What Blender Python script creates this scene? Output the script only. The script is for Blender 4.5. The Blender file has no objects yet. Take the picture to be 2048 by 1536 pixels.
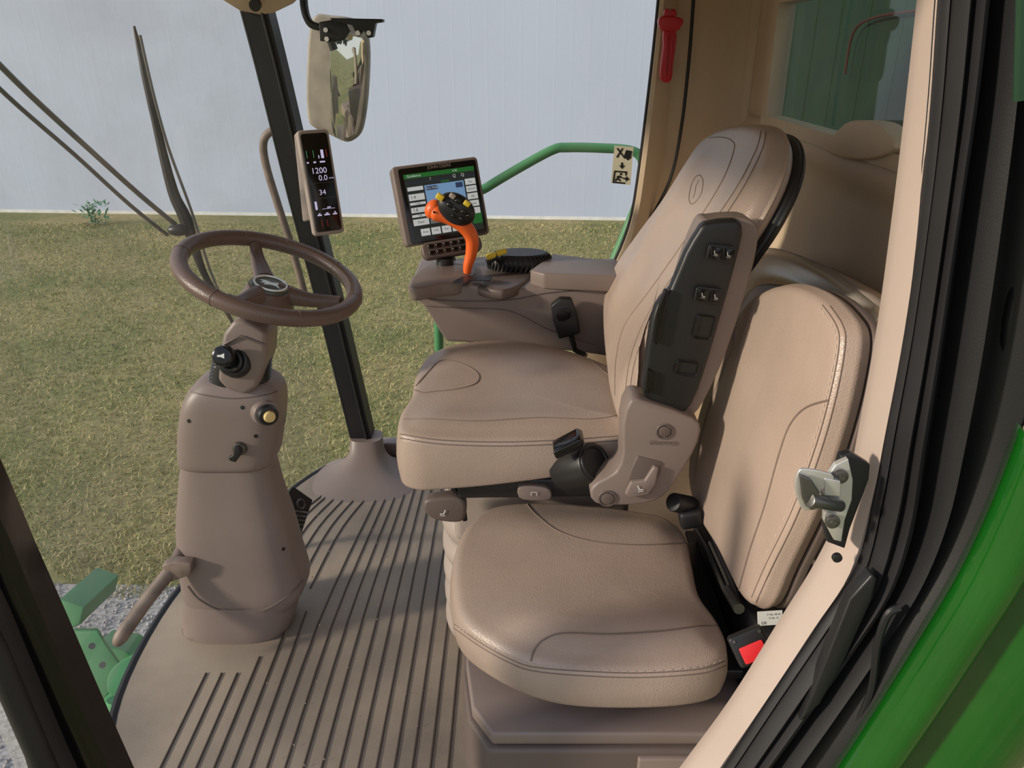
import bpy,bmesh,math,random
from mathutils import Vector,Matrix
from mathutils.bvhtree import BVHTree
random.seed(7)
S=bpy.context.scene; COL=S.collection
F=1538.0; PIT=math.radians(24); CP=math.cos(PIT); SP=math.sin(PIT); CAM=Vector((0,0,1.5))
V=Vector
def ray(u,v):
    a=(u-1024)/F; b=(768-v)/F
    return V((a,CP+b*SP,-SP+b*CP))
def at(u,v,Y=None,z=None,x=None,t=None):
    d=ray(u,v)
    if Y is not None: t=Y/d.y
    elif z is not None: t=(z-1.5)/d.z
    elif x is not None: t=x/d.x
    return CAM+d*t
def atp(u,v,p0,n):
    d=ray(u,v); n=V(n); t=n.dot(V(p0)-CAM)/n.dot(d)
    return CAM+d*t
class Fr:
    def __init__(s,o,ex,ey):
        s.o=V(o); s.x=V(ex).normalized(); s.z=s.x.cross(V(ey)).normalized(); s.y=s.z.cross(s.x)
    def p(s,a,b,c=0): return s.o+s.x*a+s.y*b+s.z*c
    def at(s,o): return Fr(o,s.x,s.y)
def cr(pts,n=6,closed=False):
    P=[V(p) for p in pts]; m=len(P); out=[]
    segs=m if closed else m-1
    for i in range(segs):
        if closed: a,b,c,d=P[(i-1)%m],P[i],P[(i+1)%m],P[(i+2)%m]
        else: a,b,c,d=P[max(i-1,0)],P[i],P[i+1],P[min(i+2,m-1)]
        for k in range(n):
            t=k/n
            out.append(0.5*((2*b)+(c-a)*t+(2*a-5*b+4*c-d)*t*t+(3*b-a-3*c+d)*t**3))
    if not closed: out.append(P[-1])
    return out
def c(r,g,b):
    f=lambda v:((v/255)/12.92 if v<10.3 else (((v/255)+.055)/1.055)**2.4)
    return (f(r),f(g),f(b),1)
# ---------------- materials
def mat(name,col,rough=.5,metal=0,var=.08,vscale=6,bump=0,bscale=60,coat=0,emit=0,vor=False,spec=.5,col2=None,hi=.65,lo=.35):
    m=bpy.data.materials.new(name); m.use_nodes=True; nt=m.node_tree; b=nt.nodes['Principled BSDF']
    b.inputs['Roughness'].default_value=rough; b.inputs['Metallic'].default_value=metal
    b.inputs['Coat Weight'].default_value=coat; b.inputs['Specular IOR Level'].default_value=spec
    tc=nt.nodes.new('ShaderNodeTexCoord')
    nz=nt.nodes.new('ShaderNodeTexNoise'); nz.inputs['Scale'].default_value=vscale; nz.inputs['Detail'].default_value=6
    nt.links.new(tc.outputs['Object'],nz.inputs['Vector'])
    rp=nt.nodes.new('ShaderNodeValToRGB'); rp.color_ramp.elements[0].position=lo; rp.color_ramp.elements[1].position=hi
    c1=tuple(min(1,x*(1-var)) for x in col[:3])+(1,); c2=tuple(min(1,x*(1+var)) for x in col[:3])+(1,)
    if col2: c2=col2
    rp.color_ramp.elements[0].color=c1; rp.color_ramp.elements[1].color=c2
    nt.links.new(nz.outputs['Fac'],rp.inputs['Fac']); nt.links.new(rp.outputs['Color'],b.inputs['Base Color'])
    if emit:
        nt.links.new(rp.outputs['Color'],b.inputs['Emission Color']); b.inputs['Emission Strength'].default_value=emit
    if bump:
        if vor:
            t=nt.nodes.new('ShaderNodeTexVoronoi'); o='Distance'
        else:
            t=nt.nodes.new('ShaderNodeTexNoise'); t.inputs['Detail'].default_value=4; o='Fac'
        t.inputs['Scale'].default_value=bscale
        nt.links.new(tc.outputs['Object'],t.inputs['Vector'])
        bp=nt.nodes.new('ShaderNodeBump'); bp.inputs['Strength'].default_value=bump; bp.inputs['Distance'].default_value=.002
        nt.links.new(t.outputs[o],bp.inputs['Height']); nt.links.new(bp.outputs['Normal'],b.inputs['Normal'])
    return m
def glassmat(name,tint,refl=.03,dust=.05,dcol=(.8,.8,.75,1),scale=3):
    m=bpy.data.materials.new(name); m.use_nodes=True; nt=m.node_tree; nt.nodes.clear()
    out=nt.nodes.new('ShaderNodeOutputMaterial'); tr=nt.nodes.new('ShaderNodeBsdfTransparent'); tr.inputs[0].default_value=tint
    gl=nt.nodes.new('ShaderNodeBsdfGlossy'); gl.inputs['Roughness'].default_value=.03
    df=nt.nodes.new('ShaderNodeBsdfDiffuse'); df.inputs[0].default_value=dcol
    lw=nt.nodes.new('ShaderNodeLayerWeight'); lw.inputs['Blend'].default_value=.5
    pw=nt.nodes.new('ShaderNodeMath'); pw.operation='POWER'; pw.inputs[1].default_value=5; nt.links.new(lw.outputs['Facing'],pw.inputs[0])
    ma=nt.nodes.new('ShaderNodeMath'); ma.operation='MULTIPLY_ADD'; ma.inputs[1].default_value=.45; ma.inputs[2].default_value=refl; nt.links.new(pw.outputs[0],ma.inputs[0])
    mx=nt.nodes.new('ShaderNodeMixShader'); nt.links.new(ma.outputs[0],mx.inputs[0]); nt.links.new(tr.outputs[0],mx.inputs[1]); nt.links.new(gl.outputs[0],mx.inputs[2])
    tc=nt.nodes.new('ShaderNodeTexCoord'); nz=nt.nodes.new('ShaderNodeTexNoise'); nz.inputs['Scale'].default_value=scale; nz.inputs['Detail'].default_value=8; nz.inputs['Roughness'].default_value=.65
    nt.links.new(tc.outputs['Object'],nz.inputs['Vector'])
    mr=nt.nodes.new('ShaderNodeMapRange'); mr.inputs[1].default_value=.4; mr.inputs[2].default_value=.75; mr.inputs[3].default_value=dust*.4; mr.inputs[4].default_value=dust*2.2
    nt.links.new(nz.outputs['Fac'],mr.inputs[0])
    m2=nt.nodes.new('ShaderNodeMixShader'); nt.links.new(mr.outputs[0],m2.inputs[0]); nt.links.new(mx.outputs[0],m2.inputs[1]); nt.links.new(df.outputs[0],m2.inputs[2])
    nt.links.new(m2.outputs[0],out.inputs[0]); return m
M={}
M['leather']=mat('leather',c(172,152,138),.34,var=.07,vscale=5,bump=.22,bscale=380,vor=True)
M['seam']=mat('seam',c(122,105,94),.7)
M['stitch']=mat('stitch',c(192,174,160),.7)
M['plastic']=mat('brown_plastic',c(131,116,109),.42,var=.05,bump=.12,bscale=700)
M['plastic_d']=mat('dark_brown_plastic',c(102,89,83),.46,var=.05,bump=.1,bscale=700)
M['plastic_l']=mat('light_plastic',c(166,152,143),.5,var=.04)
M['mat_floor']=mat('floor_rubber',c(130,118,106),.6,var=.14,vscale=3,bump=.3,bscale=260,col2=c(156,141,124))
M['rib']=mat('floor_rib',c(72,63,56),.6)
M['wall']=mat('wall_tan',c(204,182,154),.6,var=.04,bump=.15,bscale=500)
M['trim']=mat('trim_beige',c(178,161,149),.65,var=.03,bump=.1,bscale=500)
M['black']=mat('black_plastic',c(30,30,31),.42,var=.1,bump=.1,bscale=600)
M['gloss']=mat('gloss_black',c(12,12,13),.14,var=.05)
M['rubber']=mat('black_rubber',c(30,29,31),.5,var=.2,vscale=12)
M['grip']=mat('wheel_leather',c(108,89,81),.32,var=.08,bump=.2,bscale=500,vor=True)
M['steel']=mat('zinc_steel',c(214,212,206),.28,metal=.55,var=.06,vscale=20)
M['dsteel']=mat('dark_steel',c(104,102,98),.35,metal=.7)
M['green']=mat('green_paint',c(18,80,20),.16,var=.08,coat=1)
M['dgreen']=mat('deep_green_paint',c(24,58,36),.5,var=.15)
M['rail']=mat('rail_green',c(70,132,84),.45)
M['orange']=mat('orange_grip',c(238,104,40),.4,var=.03)
M['yellow']=mat('yellow_button',c(225,195,50),.4)
M['red']=mat('red_plastic',c(190,24,34),.4,var=.04)
M['maroon']=mat('dark_red_hose',c(96,34,34),.5)
M['redb']=mat('bright_red_button',c(226,48,54),.35,var=.04)
M['white']=mat('white_paint',c(225,225,220),.5)
M['icon']=mat('icon_grey',c(176,176,172),.5)
M['rust']=mat('worn_brown_paint',c(124,108,96),.55,var=.25,vscale=25)
M['housing']=mat('mirror_housing_dusty',c(150,142,126),.6,var=.15,vscale=15)
M['alu']=mat('brushed_panel',c(200,192,180),.24,metal=.35,var=.05)
M['badge']=mat('badge_silver',c(216,216,206),.25,metal=.4,var=.05)
M['badge_bg']=mat('badge_grey',c(74,82,72),.3,var=.05)
def em(n,col,s): return mat(n,col,.4,var=.01,emit=s)
M['scr_bg']=em('screen_blue',c(120,160,205),.4); M['scr_dk']=em('screen_dark',c(38,46,44),.3); M['scr_gr']=em('screen_green',c(34,110,46),.3)
M['scr_wh']=em('screen_white',c(205,212,215),.35); M['scr_gy']=em('screen_grey',c(120,124,128),.3); M['lcd']=em('lcd_violet',c(190,184,218),.7)
M['scr_nv']=em('screen_navy',c(50,70,110),.2)
M['lcd_g']=em('lcd_green',c(80,190,120),.3); M['lcd_r']=em('lcd_red',c(200,60,60),.3)
M['glass']=glassmat('windshield_glass',(.95,.97,.96,1),refl=.055,dust=.13,dcol=(.84,.82,.80,1),scale=2.0)
M['glass_side']=glassmat('side_glass',(.97,.98,.98,1),dust=.02)
M['glass_rear']=glassmat('rear_glass',(.38,.45,.42,1),refl=.10,dust=.05)
mm=bpy.data.materials.new('mirror_glass'); mm.use_nodes=True; b_=mm.node_tree.nodes['Principled BSDF']; b_.inputs['Metallic'].default_value=1; b_.inputs['Roughness'].default_value=.03; b_.inputs['Base Color'].default_value=(.75,.78,.72,1); M['mirror']=mm
M['shed']=mat('shed_steel',c(188,197,214),.6,var=.02,vscale=.4)
M['gravel']=mat('gravel',c(150,146,142),.9,var=.3,vscale=40)
# ---------------- mesh builder
def wl(o):
    p=V((0,0,0))
    while o: p+=o.location; o=o.parent
    return p
class MB:
    def __init__(s): s.bm=bmesh.new(); s.mi=0
    def add(s,vs,fs):
        v=[s.bm.verts.new(p) for p in vs]; out=[]
        for f in fs:
            try:
                q=s.bm.faces.new([v[i] for i in f]); q.material_index=s.mi; out.append(q)
            except ValueError: pass
        return out
    def bev(s,fs,w,seg=3,ang=.5):
        if w<=0: return
        s.bm.normal_update(); bmesh.ops.recalc_face_normals(s.bm,faces=fs)
        es=set()
        for f in fs:
            for e in f.edges:
                if len(e.link_faces)==2 and e.calc_face_angle(0)>ang: es.add(e)
        if es: bmesh.ops.bevel(s.bm,geom=list(es),offset=w,segments=seg,profile=.5,affect='EDGES',clamp_overlap=True,material=-1)
    def prism(s,pts,vec,bev=0,seg=3):
        n=len(pts); vec=V(vec)
        vs=[V(p) for p in pts]+[V(p)+vec for p in pts]
        fs=[list(range(n))[::-1],list(range(n,2*n))]+[[i,(i+1)%n,n+(i+1)%n,n+i] for i in range(n)]
        f=s.add(vs,fs); s.bev(f,bev,seg); return s
    def box(s,fr,sx,sy,sz,bev=0,seg=3):
        pts=[fr.p(-sx/2,-sy/2,-sz/2),fr.p(sx/2,-sy/2,-sz/2),fr.p(sx/2,sy/2,-sz/2),fr.p(-sx/2,sy/2,-sz/2)]
        return s.prism(pts,fr.z*sz,bev,seg)
    def rings(s,R,caps=(True,True)):
        n=len(R[0]); vs=[p for r in R for p in r]; fs=[]
        for k in range(len(R)-1):
            for i in range(n):
                fs.append([k*n+i,k*n+(i+1)%n,(k+1)*n+(i+1)%n,(k+1)*n+i])
        if caps[0]: fs.append(list(range(n))[::-1])
        if caps[1]: fs.append([(len(R)-1)*n+i for i in range(n)])
        s.add(vs,fs); return s
    def tube(s,pts,r,n=10,sx=1.0,up=None):
        P=[V(p) for p in pts]; m=len(P); rr=r if isinstance(r,(list,tuple)) else [r]*m
        if len(rr)!=m: rr=[rr[min(len(rr)-1,int(i/(m-1)*(len(rr)-1)))]*(1-((i/(m-1)*(len(rr)-1))%1))+rr[min(len(rr)-1,int(i/(m-1)*(len(rr)-1))+1)]*((i/(m-1)*(len(rr)-1))%1) for i in range(m)]
        t0=(P[1]-P[0]).normalized(); a=V(up) if up else (V((0,0,1)) if abs(t0.z)<.9 else V((1,0,0)))
        x=a.cross(t0).normalized(); R=[]
        for i in range(m):
            t=(P[min(i+1,m-1)]-P[max(i-1,0)]).normalized()
            x=(x-t*x.dot(t)).normalized(); y=t.cross(x)
            R.append([P[i]+x*math.cos(2*math.pi*k/n)*rr[i]*sx+y*math.sin(2*math.pi*k/n)*rr[i] for k in range(n)])
        return s.rings(R)
    def cyl(s,p0,p1,r0,r1=None,n=28,bev=0):
        p0=V(p0);p1=V(p1);r1=r0 if r1 is None else r1; t=(p1-p0).normalized()
        a=V((0,0,1)) if abs(t.z)<.9 else V((1,0,0)); x=a.cross(t).normalized(); y=t.cross(x)
        R=[]
        L=(p1-p0).length
        if bev: pr=[(0,r0-bev),(bev*.3,r0-bev*.3),(bev,r0),(L-bev,r1),(L-bev*.3,r1-bev*.3),(L,r1-bev)]
        else: pr=[(0,r0),(L,r1)]
        for d,r in pr: R.append([p0+t*d+x*math.cos(2*math.pi*k/n)*r+y*math.sin(2*math.pi*k/n)*r for k in range(n)])
        return s.rings(R)
    def torus(s,fr,R,r,n=64,m=14):
        rs=[]
        for i in range(n):
            a=2*math.pi*i/n; d=fr.x*math.cos(a)+fr.y*math.sin(a)
            rs.append([fr.o+d*(R+r*math.cos(2*math.pi*k/m))+fr.z*r*math.sin(2*math.pi*k/m) for k in range(m)])
        vs=[p for q in rs for p in q]; fs=[]
        for i in range(n):
            j=(i+1)%n
            for k in range(m): fs.append([i*m+k,j*m+k,j*m+(k+1)%m,i*m+(k+1)%m])
        s.add(vs,fs); return s
    def ell(s,fr,rx,ry,rz,n=24,m=12):
        R=[]
        for j in range(1,m):
            p=math.pi*j/m
            R.append([fr.p(rx*math.sin(p)*math.cos(2*math.pi*k/n),ry*math.sin(p)*math.sin(2*math.pi*k/n),-rz*math.cos(p)) for k in range(n)])
        return s.rings(R)
    def grid(s,rows):
        n=len(rows[0]); vs=[p for r in rows for p in r]
        s.add(vs,[[k*n+i,k*n+i+1,(k+1)*n+i+1,(k+1)*n+i] for k in range(len(rows)-1) for i in range(n-1)]); return s
    def text(s,txt,fr,h,al='CENTER',sx=1):
        cu=bpy.data.curves.new('t','FONT'); cu.body=txt; cu.size=h*1.38; cu.align_x=al; cu.align_y='CENTER'; cu.resolution_u=3
        o=bpy.data.objects.new('t',cu); COL.objects.link(o); bpy.context.view_layer.update()
        me=bpy.data.meshes.new_from_object(o.evaluated_get(bpy.context.evaluated_depsgraph_get()))
        s.add([fr.p(v.co.x*sx,v.co.y,0) for v in me.vertices],[list(p.vertices) for p in me.polygons])
        bpy.data.objects.remove(o); bpy.data.curves.remove(cu); bpy.data.meshes.remove(me); return s
    def build(s,name,mats,parent=None,solid=0,sharp=40,tree=False,label=None,flat=False):
        bm=s.bm
        if not flat: bmesh.ops.recalc_face_normals(bm,faces=bm.faces)
        if tree: t=BVHTree.FromBMesh(bm)
        if parent is not None: off=wl(parent)
        else:
            xs=[v.co for v in bm.verts]
            off=V(((min(p.x for p in xs)+max(p.x for p in xs))/2,(min(p.y for p in xs)+max(p.y for p in xs))/2,min(p.z for p in xs)))
        for v in bm.verts: v.co-=off
        me=bpy.data.meshes.new(name); bm.to_mesh(me); bm.free()
        for m in (mats if isinstance(mats,(list,tuple)) else [mats]): me.materials.append(M[m] if isinstance(m,str) else m)
        me.shade_smooth(); me.set_sharp_from_angle(angle=math.radians(sharp))
        o=bpy.data.objects.new(name,me); COL.objects.link(o)
        if parent is not None: o.parent=parent
        else: o.location=off
        if solid:
            md=o.modifiers.new('solid','SOLIDIFY'); md.thickness=solid; md.offset=0
        if label: o['label']=label
        if tree: return o,t
        return o
def thing(name,label,cat,loc,group=None):
    o=bpy.data.objects.new(name,None); COL.objects.link(o); o.location=loc; o.empty_display_size=.1
    o['label']=label; o['category']=cat
    if group: o['group']=group
    return o
def tag(o,label,cat,kind=None,group=None):
    o['label']=label; o['category']=cat
    if kind: o['kind']=kind
    if group: o['group']=group
    return o
def struct(o,label=None):
    o['kind']='structure'
    if label: o['label']=label
    return o
def cushion(mb,pts3,n,th,crown,er,sub=5,hf=None,bulge=0):
    P=cr(pts3,sub,True); cen=sum(P,V())/len(P); n=V(n).normalized()
    ex=V((1,0,0)) if abs(n.x)<.8 else V((0,1,0)); ex=(ex-n*ex.dot(n)).normalized(); fr=Fr(cen,ex,n.cross(ex))
    Q=[((p-cen).dot(fr.x),(p-cen).dot(fr.y)) for p in P]; m=len(Q)
    A=sum(Q[i][0]*Q[(i+1)%m][1]-Q[(i+1)%m][0]*Q[i][1] for i in range(m))
    if A<0: Q=Q[::-1]
    N=[]
    for i in range(m):
        a=Q[i-2];b=Q[(i+2)%m]; dx,dy=b[0]-a[0],b[1]-a[1]; L=math.hypot(dx,dy) or 1
        N.append((-dy/L,dx/L))
    def ring(d,f,z,h=False):
        out=[]
        for q,k in zip(Q,N):
            x=(q[0]+k[0]*d)*(1-f); y=(q[1]+k[1]*d)*(1-f)
            out.append(fr.p(x,y,z+(hf(x,y,f) if (hf and h) else 0)))
        return out
    R=[ring(er,.97,-th),ring(er,.5,-th),ring(er,0,-th)]
    e2=er*.6
    for k in range(1,4): 
        a=k/4*math.pi/2; R.append(ring(e2*(1-math.sin(a)),0,-th+e2*(1-math.cos(a))))
    for k in range(5):
        u=k/4; R.append(ring(-bulge*math.sin(u*math.pi),0,-th+e2+(th-e2-er)*u))
    for k in range(1,5):
        a=k/4*math.pi/2; R.append(ring(er*(1-math.cos(a)),0,-er+er*math.sin(a)))
    for f in (.06,.14,.25,.38,.52,.66,.8,.92,.985): R.append(ring(er,f,crown*(1-(1-f)**2.2),True))
    mb.rings(R); return fr
def pxhit(tree,pxs,sub=6,off=.0004):
    q=cr([V((a,b,0)) for a,b in pxs],sub); out=[]
    for p in q:
        d=ray(p.x,p.y).normalized(); h=tree.ray_cast(CAM,d)
        if h[0] is not None:
            if out and (h[0]-out[-1]).length>.12: continue
            out.append(h[0]-d*off)
    return out
def seam(tree,pxs,parent,r=.0012,name='seam',m='seam'):
    pts=pxhit(tree,pxs,8)
    if len(pts)<3: return
    mb=MB(); mb.tube(pts,r,6); return mb.build(name,m,parent)
def stitches(tree,pxs,parent,gap=.008):
    pts=pxhit(tree,pxs,14,.0012)
    if len(pts)<3: return
    mb=MB(); acc=0; last=pts[0]; on=True; st=pts[0]
    for p in pts[1:]:
        acc+=(p-last).length; last=p
        if acc>gap*.6:
            if on and (p-st).length<.03: mb.tube([st,p],.0009,5)
            on=not on; st=p; acc=0
    mb.build('stitching','stitch',parent)
def srect(fr,w,h,r,n=5):
    out=[]
    for cx,cy,a0 in ((w/2-r,h/2-r,0),(-w/2+r,h/2-r,90),(-w/2+r,-h/2+r,180),(w/2-r,-h/2+r,270)):
        for k in range(n+1):
            a=math.radians(a0+90*k/n); out.append(fr.p(cx+r*math.cos(a),cy+r*math.sin(a)))
    return out
def sup(cx,cy,z,rx,ry,e=2.4,n=40,dz=None):
    out=[]
    for k in range(n):
        a=2*math.pi*k/n; ca,sa=math.cos(a),math.sin(a)
        x=rx*abs(ca)**(2/e)*(1 if ca>=0 else -1); y=ry*abs(sa)**(2/e)*(1 if sa>=0 else -1)
        out.append(V((cx+x,cy+y,z+(dz(x,y) if dz else 0))))
    return out
# ================= CAMERA / LIGHT
cd=bpy.data.cameras.new('camera'); cam=bpy.data.objects.new('camera',cd); COL.objects.link(cam)
cam.location=CAM; cam.rotation_euler=(math.pi/2-PIT,0,0); cd.sensor_width=36; cd.lens=F/2048*36; cd.clip_start=.02; cd.clip_end=500
S.camera=cam
sd=bpy.data.lights.new('sun','SUN'); sd.energy=3.9; sd.angle=math.radians(5); sd.color=(1,.88,.73)
so=bpy.data.objects.new('sun',sd); COL.objects.link(so); so.rotation_euler=V((-.86,-.30,.30)).to_track_quat('Z','Y').to_euler()
w=bpy.data.worlds.new('world'); S.world=w; w.use_nodes=True; nt=w.node_tree; bg=nt.nodes['Background']
tc=nt.nodes.new('ShaderNodeTexCoord'); sx=nt.nodes.new('ShaderNodeSeparateXYZ'); rp=nt.nodes.new('ShaderNodeValToRGB')
nt.links.new(tc.outputs['Generated'],sx.inputs[0]); nt.links.new(sx.outputs['Z'],rp.inputs[0]); nt.links.new(rp.outputs[0],bg.inputs[0])
rp.color_ramp.elements[0].position=0; rp.color_ramp.elements[0].color=(.87,.86,.85,1); rp.color_ramp.elements[1].position=.5; rp.color_ramp.elements[1].color=(.68,.77,.95,1)
bg.inputs[1].default_value=.95
try:
    S.view_settings.view_transform='Standard'; S.view_settings.look='None'
except Exception: pass
GZ=-1.9
# ================= OUTSIDE
gm=bpy.data.materials.new('ground_grass'); gm.use_nodes=True; nt=gm.node_tree; b=nt.nodes['Principled BSDF']; b.inputs['Roughness'].default_value=.95
tc=nt.nodes.new('ShaderNodeTexCoord')
def nz(sc,d=8):
    n=nt.nodes.new('ShaderNodeTexNoise'); n.inputs['Scale'].default_value=sc; n.inputs['Detail'].default_value=d; n.inputs['Roughness'].default_value=.7; nt.links.new(tc.outputs['Object'],n.inputs['Vector']); return n
n1=nz(.5);n2=nz(9);r1=nt.nodes.new('ShaderNodeValToRGB'); r1.color_ramp.elements[0].position=.38; r1.color_ramp.elements[1].position=.62
r1.color_ramp.elements[0].color=c(116,122,70); r1.color_ramp.elements[1].color=c(164,150,104)
r2=nt.nodes.new('ShaderNodeValToRGB'); r2.color_ramp.elements[0].position=.35; r2.color_ramp.elements[1].position=.65; r2.color_ramp.elements[0].color=(.6,.6,.57,1); r2.color_ramp.elements[1].color=(1.1,1.05,1,1)
mx=nt.nodes.new('ShaderNodeMix'); mx.data_type='RGBA'; mx.blend_type='MULTIPLY'; mx.inputs[0].default_value=1
nt.links.new(n1.outputs['Fac'],r1.inputs[0]); nt.links.new(n2.outputs['Fac'],r2.inputs[0]); nt.links.new(r1.outputs[0],mx.inputs[6]); nt.links.new(r2.outputs[0],mx.inputs[7]); nt.links.new(mx.outputs[2],b.inputs['Base Color'])
bp=nt.nodes.new('ShaderNodeBump'); bp.inputs['Distance'].default_value=.03; bp.inputs['Strength'].default_value=.6; nt.links.new(n2.outputs['Fac'],bp.inputs['Height']); nt.links.new(bp.outputs[0],b.inputs['Normal'])
mb=MB(); mb.grid([[V((x,y,GZ)) for x in range(-90,91,20)] for y in range(-90,91,20)])
struct(mb.build('ground',gm,flat=True))
def mesh_raw(name,vs,fs,m,idx=None):
    me=bpy.data.meshes.new(name); me.from_pydata(vs,[],fs)
    for q in m: me.materials.append(q)
    if idx: me.polygons.foreach_set('material_index',idx)
    o=bpy.data.objects.new(name,me); COL.objects.link(o); return o
gms=[mat('blade_a',c(136,142,80),.8),mat('blade_b',c(184,168,118),.8),mat('blade_c',c(110,124,62),.8)]
vs=[];fs=[];ix=[]
for i in range(90000):
    y=3.9+ (random.random()**1.5)*11.8; x=random.uniform(-.8,.3)*y
    if y<4.35+.25*math.sin(x*3): continue
    h=random.uniform(.015,.04)*(1+y*.03); a=random.uniform(0,6.28); wd=.004*(1+y*.07); dx,dy=math.cos(a)*wd,math.sin(a)*wd
    k=len(vs); vs+= [(x-dx,y-dy,GZ),(x+dx,y+dy,GZ),(x+random.gauss(0,.025),y+random.gauss(0,.025),GZ+h)]; fs.append((k,k+1,k+2))
    n_=math.sin(x*1.3+math.sin(y*.9)*1.5)*math.sin(y*1.1+x*.4)
    ix.append(random.choices((0,1,2),(4,4.8-2.5*n_,2+1.5*n_))[0])
tag(mesh_raw('grass',vs,fs,gms,ix),'short patchy green and straw coloured lawn between cab and shed','grass','stuff')
vs=[];fs=[]
for i in range(5000):
    y=random.uniform(2.2,4.25); x=random.uniform(-4.4,-.2); r=random.uniform(.008,.022)
    k=len(vs); z=GZ+r*.4
    for d in ((r,0,0),(0,r,0),(-r,0,0),(0,-r,0),(0,0,r*.8)): vs.append((x+d[0]*random.uniform(.6,1.2),y+d[1]*random.uniform(.6,1.2),z+d[2]))
    fs+=[(k,k+1,k+4),(k+1,k+2,k+4),(k+2,k+3,k+4),(k+3,k,k+4)]
tag(mesh_raw('gravel',vs,fs,[M['gravel']]),'loose grey gravel on the ground beside the machine','gravel','stuff')
mb=MB(); mb.grid([[V((-6,1,GZ+.004)),V((1,1,GZ+.004))],[V((-6,4.3,GZ+.004)),V((1,4.2,GZ+.004))]]); struct(mb.build('ground_gravel_bed','gravel',flat=True))
# shed
A=at(0,424,z=GZ);B=at(1290,441,z=GZ); D=(B-A).normalized(); nrm=V((D.y,-D.x,0)).normalized()
sh=thing('metal_shed','long pale blue-white corrugated steel shed across the lawn','building',A)
row=[]; s0=-14.0
while s0<26:
    for ds,dd in ((0,0),(.27,0),(.285,.0006),(.31,.0006),(.325,0)): row.append(A+D*(s0+ds)+nrm*dd)
    s0+=.33
mb=MB(); mb.grid([[p+V((0,0,.06)) for p in row],[p+V((0,0,9)) for p in row]]); mb.build('wall_panels','shed',sh,flat=True,sharp=1)
mb=MB(); mb.grid([[A+D*s+nrm*.03+V((0,0,0)) for s in (-14,26)],[A+D*s+nrm*.03+V((0,0,.07)) for s in (-14,26)]]); mb.build('base_trim','white',sh,flat=True)
wc=at(185,415,Y=15.6); wc.z=GZ; mb=MB()
for i in range(160):
    a=random.uniform(0,6.28); r=random.random()*.3; p=wc+V((r*math.cos(a),r*math.sin(a),random.random()*.45)); q=V((random.gauss(0,1),random.gauss(0,1),random.random())).normalized()
    s_=q.cross(V((0,0,1))).normalized(); mb.add([p,p+q*.06+s_*.025,p+q*.13,p+q*.06-s_*.025],[[0,1,2,3]])
tag(mb.build('weed','rail',flat=True),'leafy green weed growing at the foot of the pale shed','plant')
# ================= CAB SHELL
fo=[(-.14,.70),(-.5,.70),(-.64,.78),(-.80,1.02),(-.93,1.28),(-.99,1.5),(-1.0,1.8),(-.95,2.08),(-.84,2.34),(-.72,2.58),(-.56,2.72)]
fo=[(p.x,p.y) for p in cr([V((a,b_,0)) for a,b_ in fo],4)]
FO=fo[:]
poly=[V((a,b_,-.05)) for a,b_ in fo]+[V((.8,2.72,-.05)),V((.8,.70,-.05))]
mb=MB(); mb.prism(poly,(0,0,.05),.006,2)
mb.mi=1
def rib(p0,p1,mid=None):
    pts=cr([p0,mid,p1],6) if mid else [p0,(p0+p1)/2,p1]
    mb.tube(pts,.0029,6,up=(0,0,1))
xs=[-.795+i*.0405 for i in range(17)]
for x in xs:
    if x<-.585:
        y0=.80+max(0,(-x-.62))*1.5; rib(V((x,y0,.0005)),V((x,1.52+max(0,x+.70)*2.2,.0005)))
        if x>-.76:
            rib(V((x-.014,1.86-(x+.6)*.1,.0005)),V((x+.105,2.5-(-.53-x)*.35,.0005)),V((x+.020,2.18,.0005)))
        else:
            rib(V((x,2.00,.0005)),V((x+.11,2.38,.0005)),V((x+.033,2.2,.0005)))
    else: rib(V((x,.78,.0005)),V((x+(.07*min(1,max(0,-x-.3)/.25)+.01),2.5,.0005)),V((x+.005,1.7,.0005)))
for k in range(3): rib(V((-.115+.04*k,1.52,.0005)),V((-.115+.04*k,2.5,.0005)))
mb.mi=0
struct(mb.build('floor',['mat_floor','rib']),'ribbed brown rubber floor mat')
mb=MB()
for i in range(60):
    p=V((random.uniform(-.75,-.15),random.uniform(.95,2.3),.005)); mb.add([p,p+V((.004,.001,0)),p+V((.001,.004,.003)),p+V((-.001,.001,.004))],[[0,1,2],[0,2,3],[1,2,3]])
tag(mb.build('chaff','stitch'),'small bits of straw chaff scattered on the ribbed mat','debris','stuff')
mb=MB(); g=[V((a-.006,b_,-.01)) for a,b_ in FO[6:]]; mb.tube(g,.014,8)
struct(mb.build('trim_1','rubber'))
mb=MB(); poly=[V((-.66,.66,1.72)),V((-1.02,1.0,1.72)),V((-1.12,1.6,1.72)),V((-1.05,2.2,1.72)),V((-.78,2.62,1.72)),V((.82,2.74,1.72)),V((.82,.62,1.72))]
mb.prism(poly,(0,0,.12),.01); struct(mb.build('ceiling','wall'))
mb=MB(); pc=[at(425,-12,Y=2.42),at(600,-6,Y=2.42),at(585,8,Y=2.44),at(545,27,Y=2.47),at(520,30,Y=2.47),at(480,22,Y=2.46)]
mb.prism(pc,(0,.1,.03),.004); struct(mb.build('trim_2','wall'))
mb=MB(); mb.cyl(at(512,8,Y=2.42),at(512,8,Y=2.42)+V((0,-.015,-.005)),.016); struct(mb.build('trim_3','black'))
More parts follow.
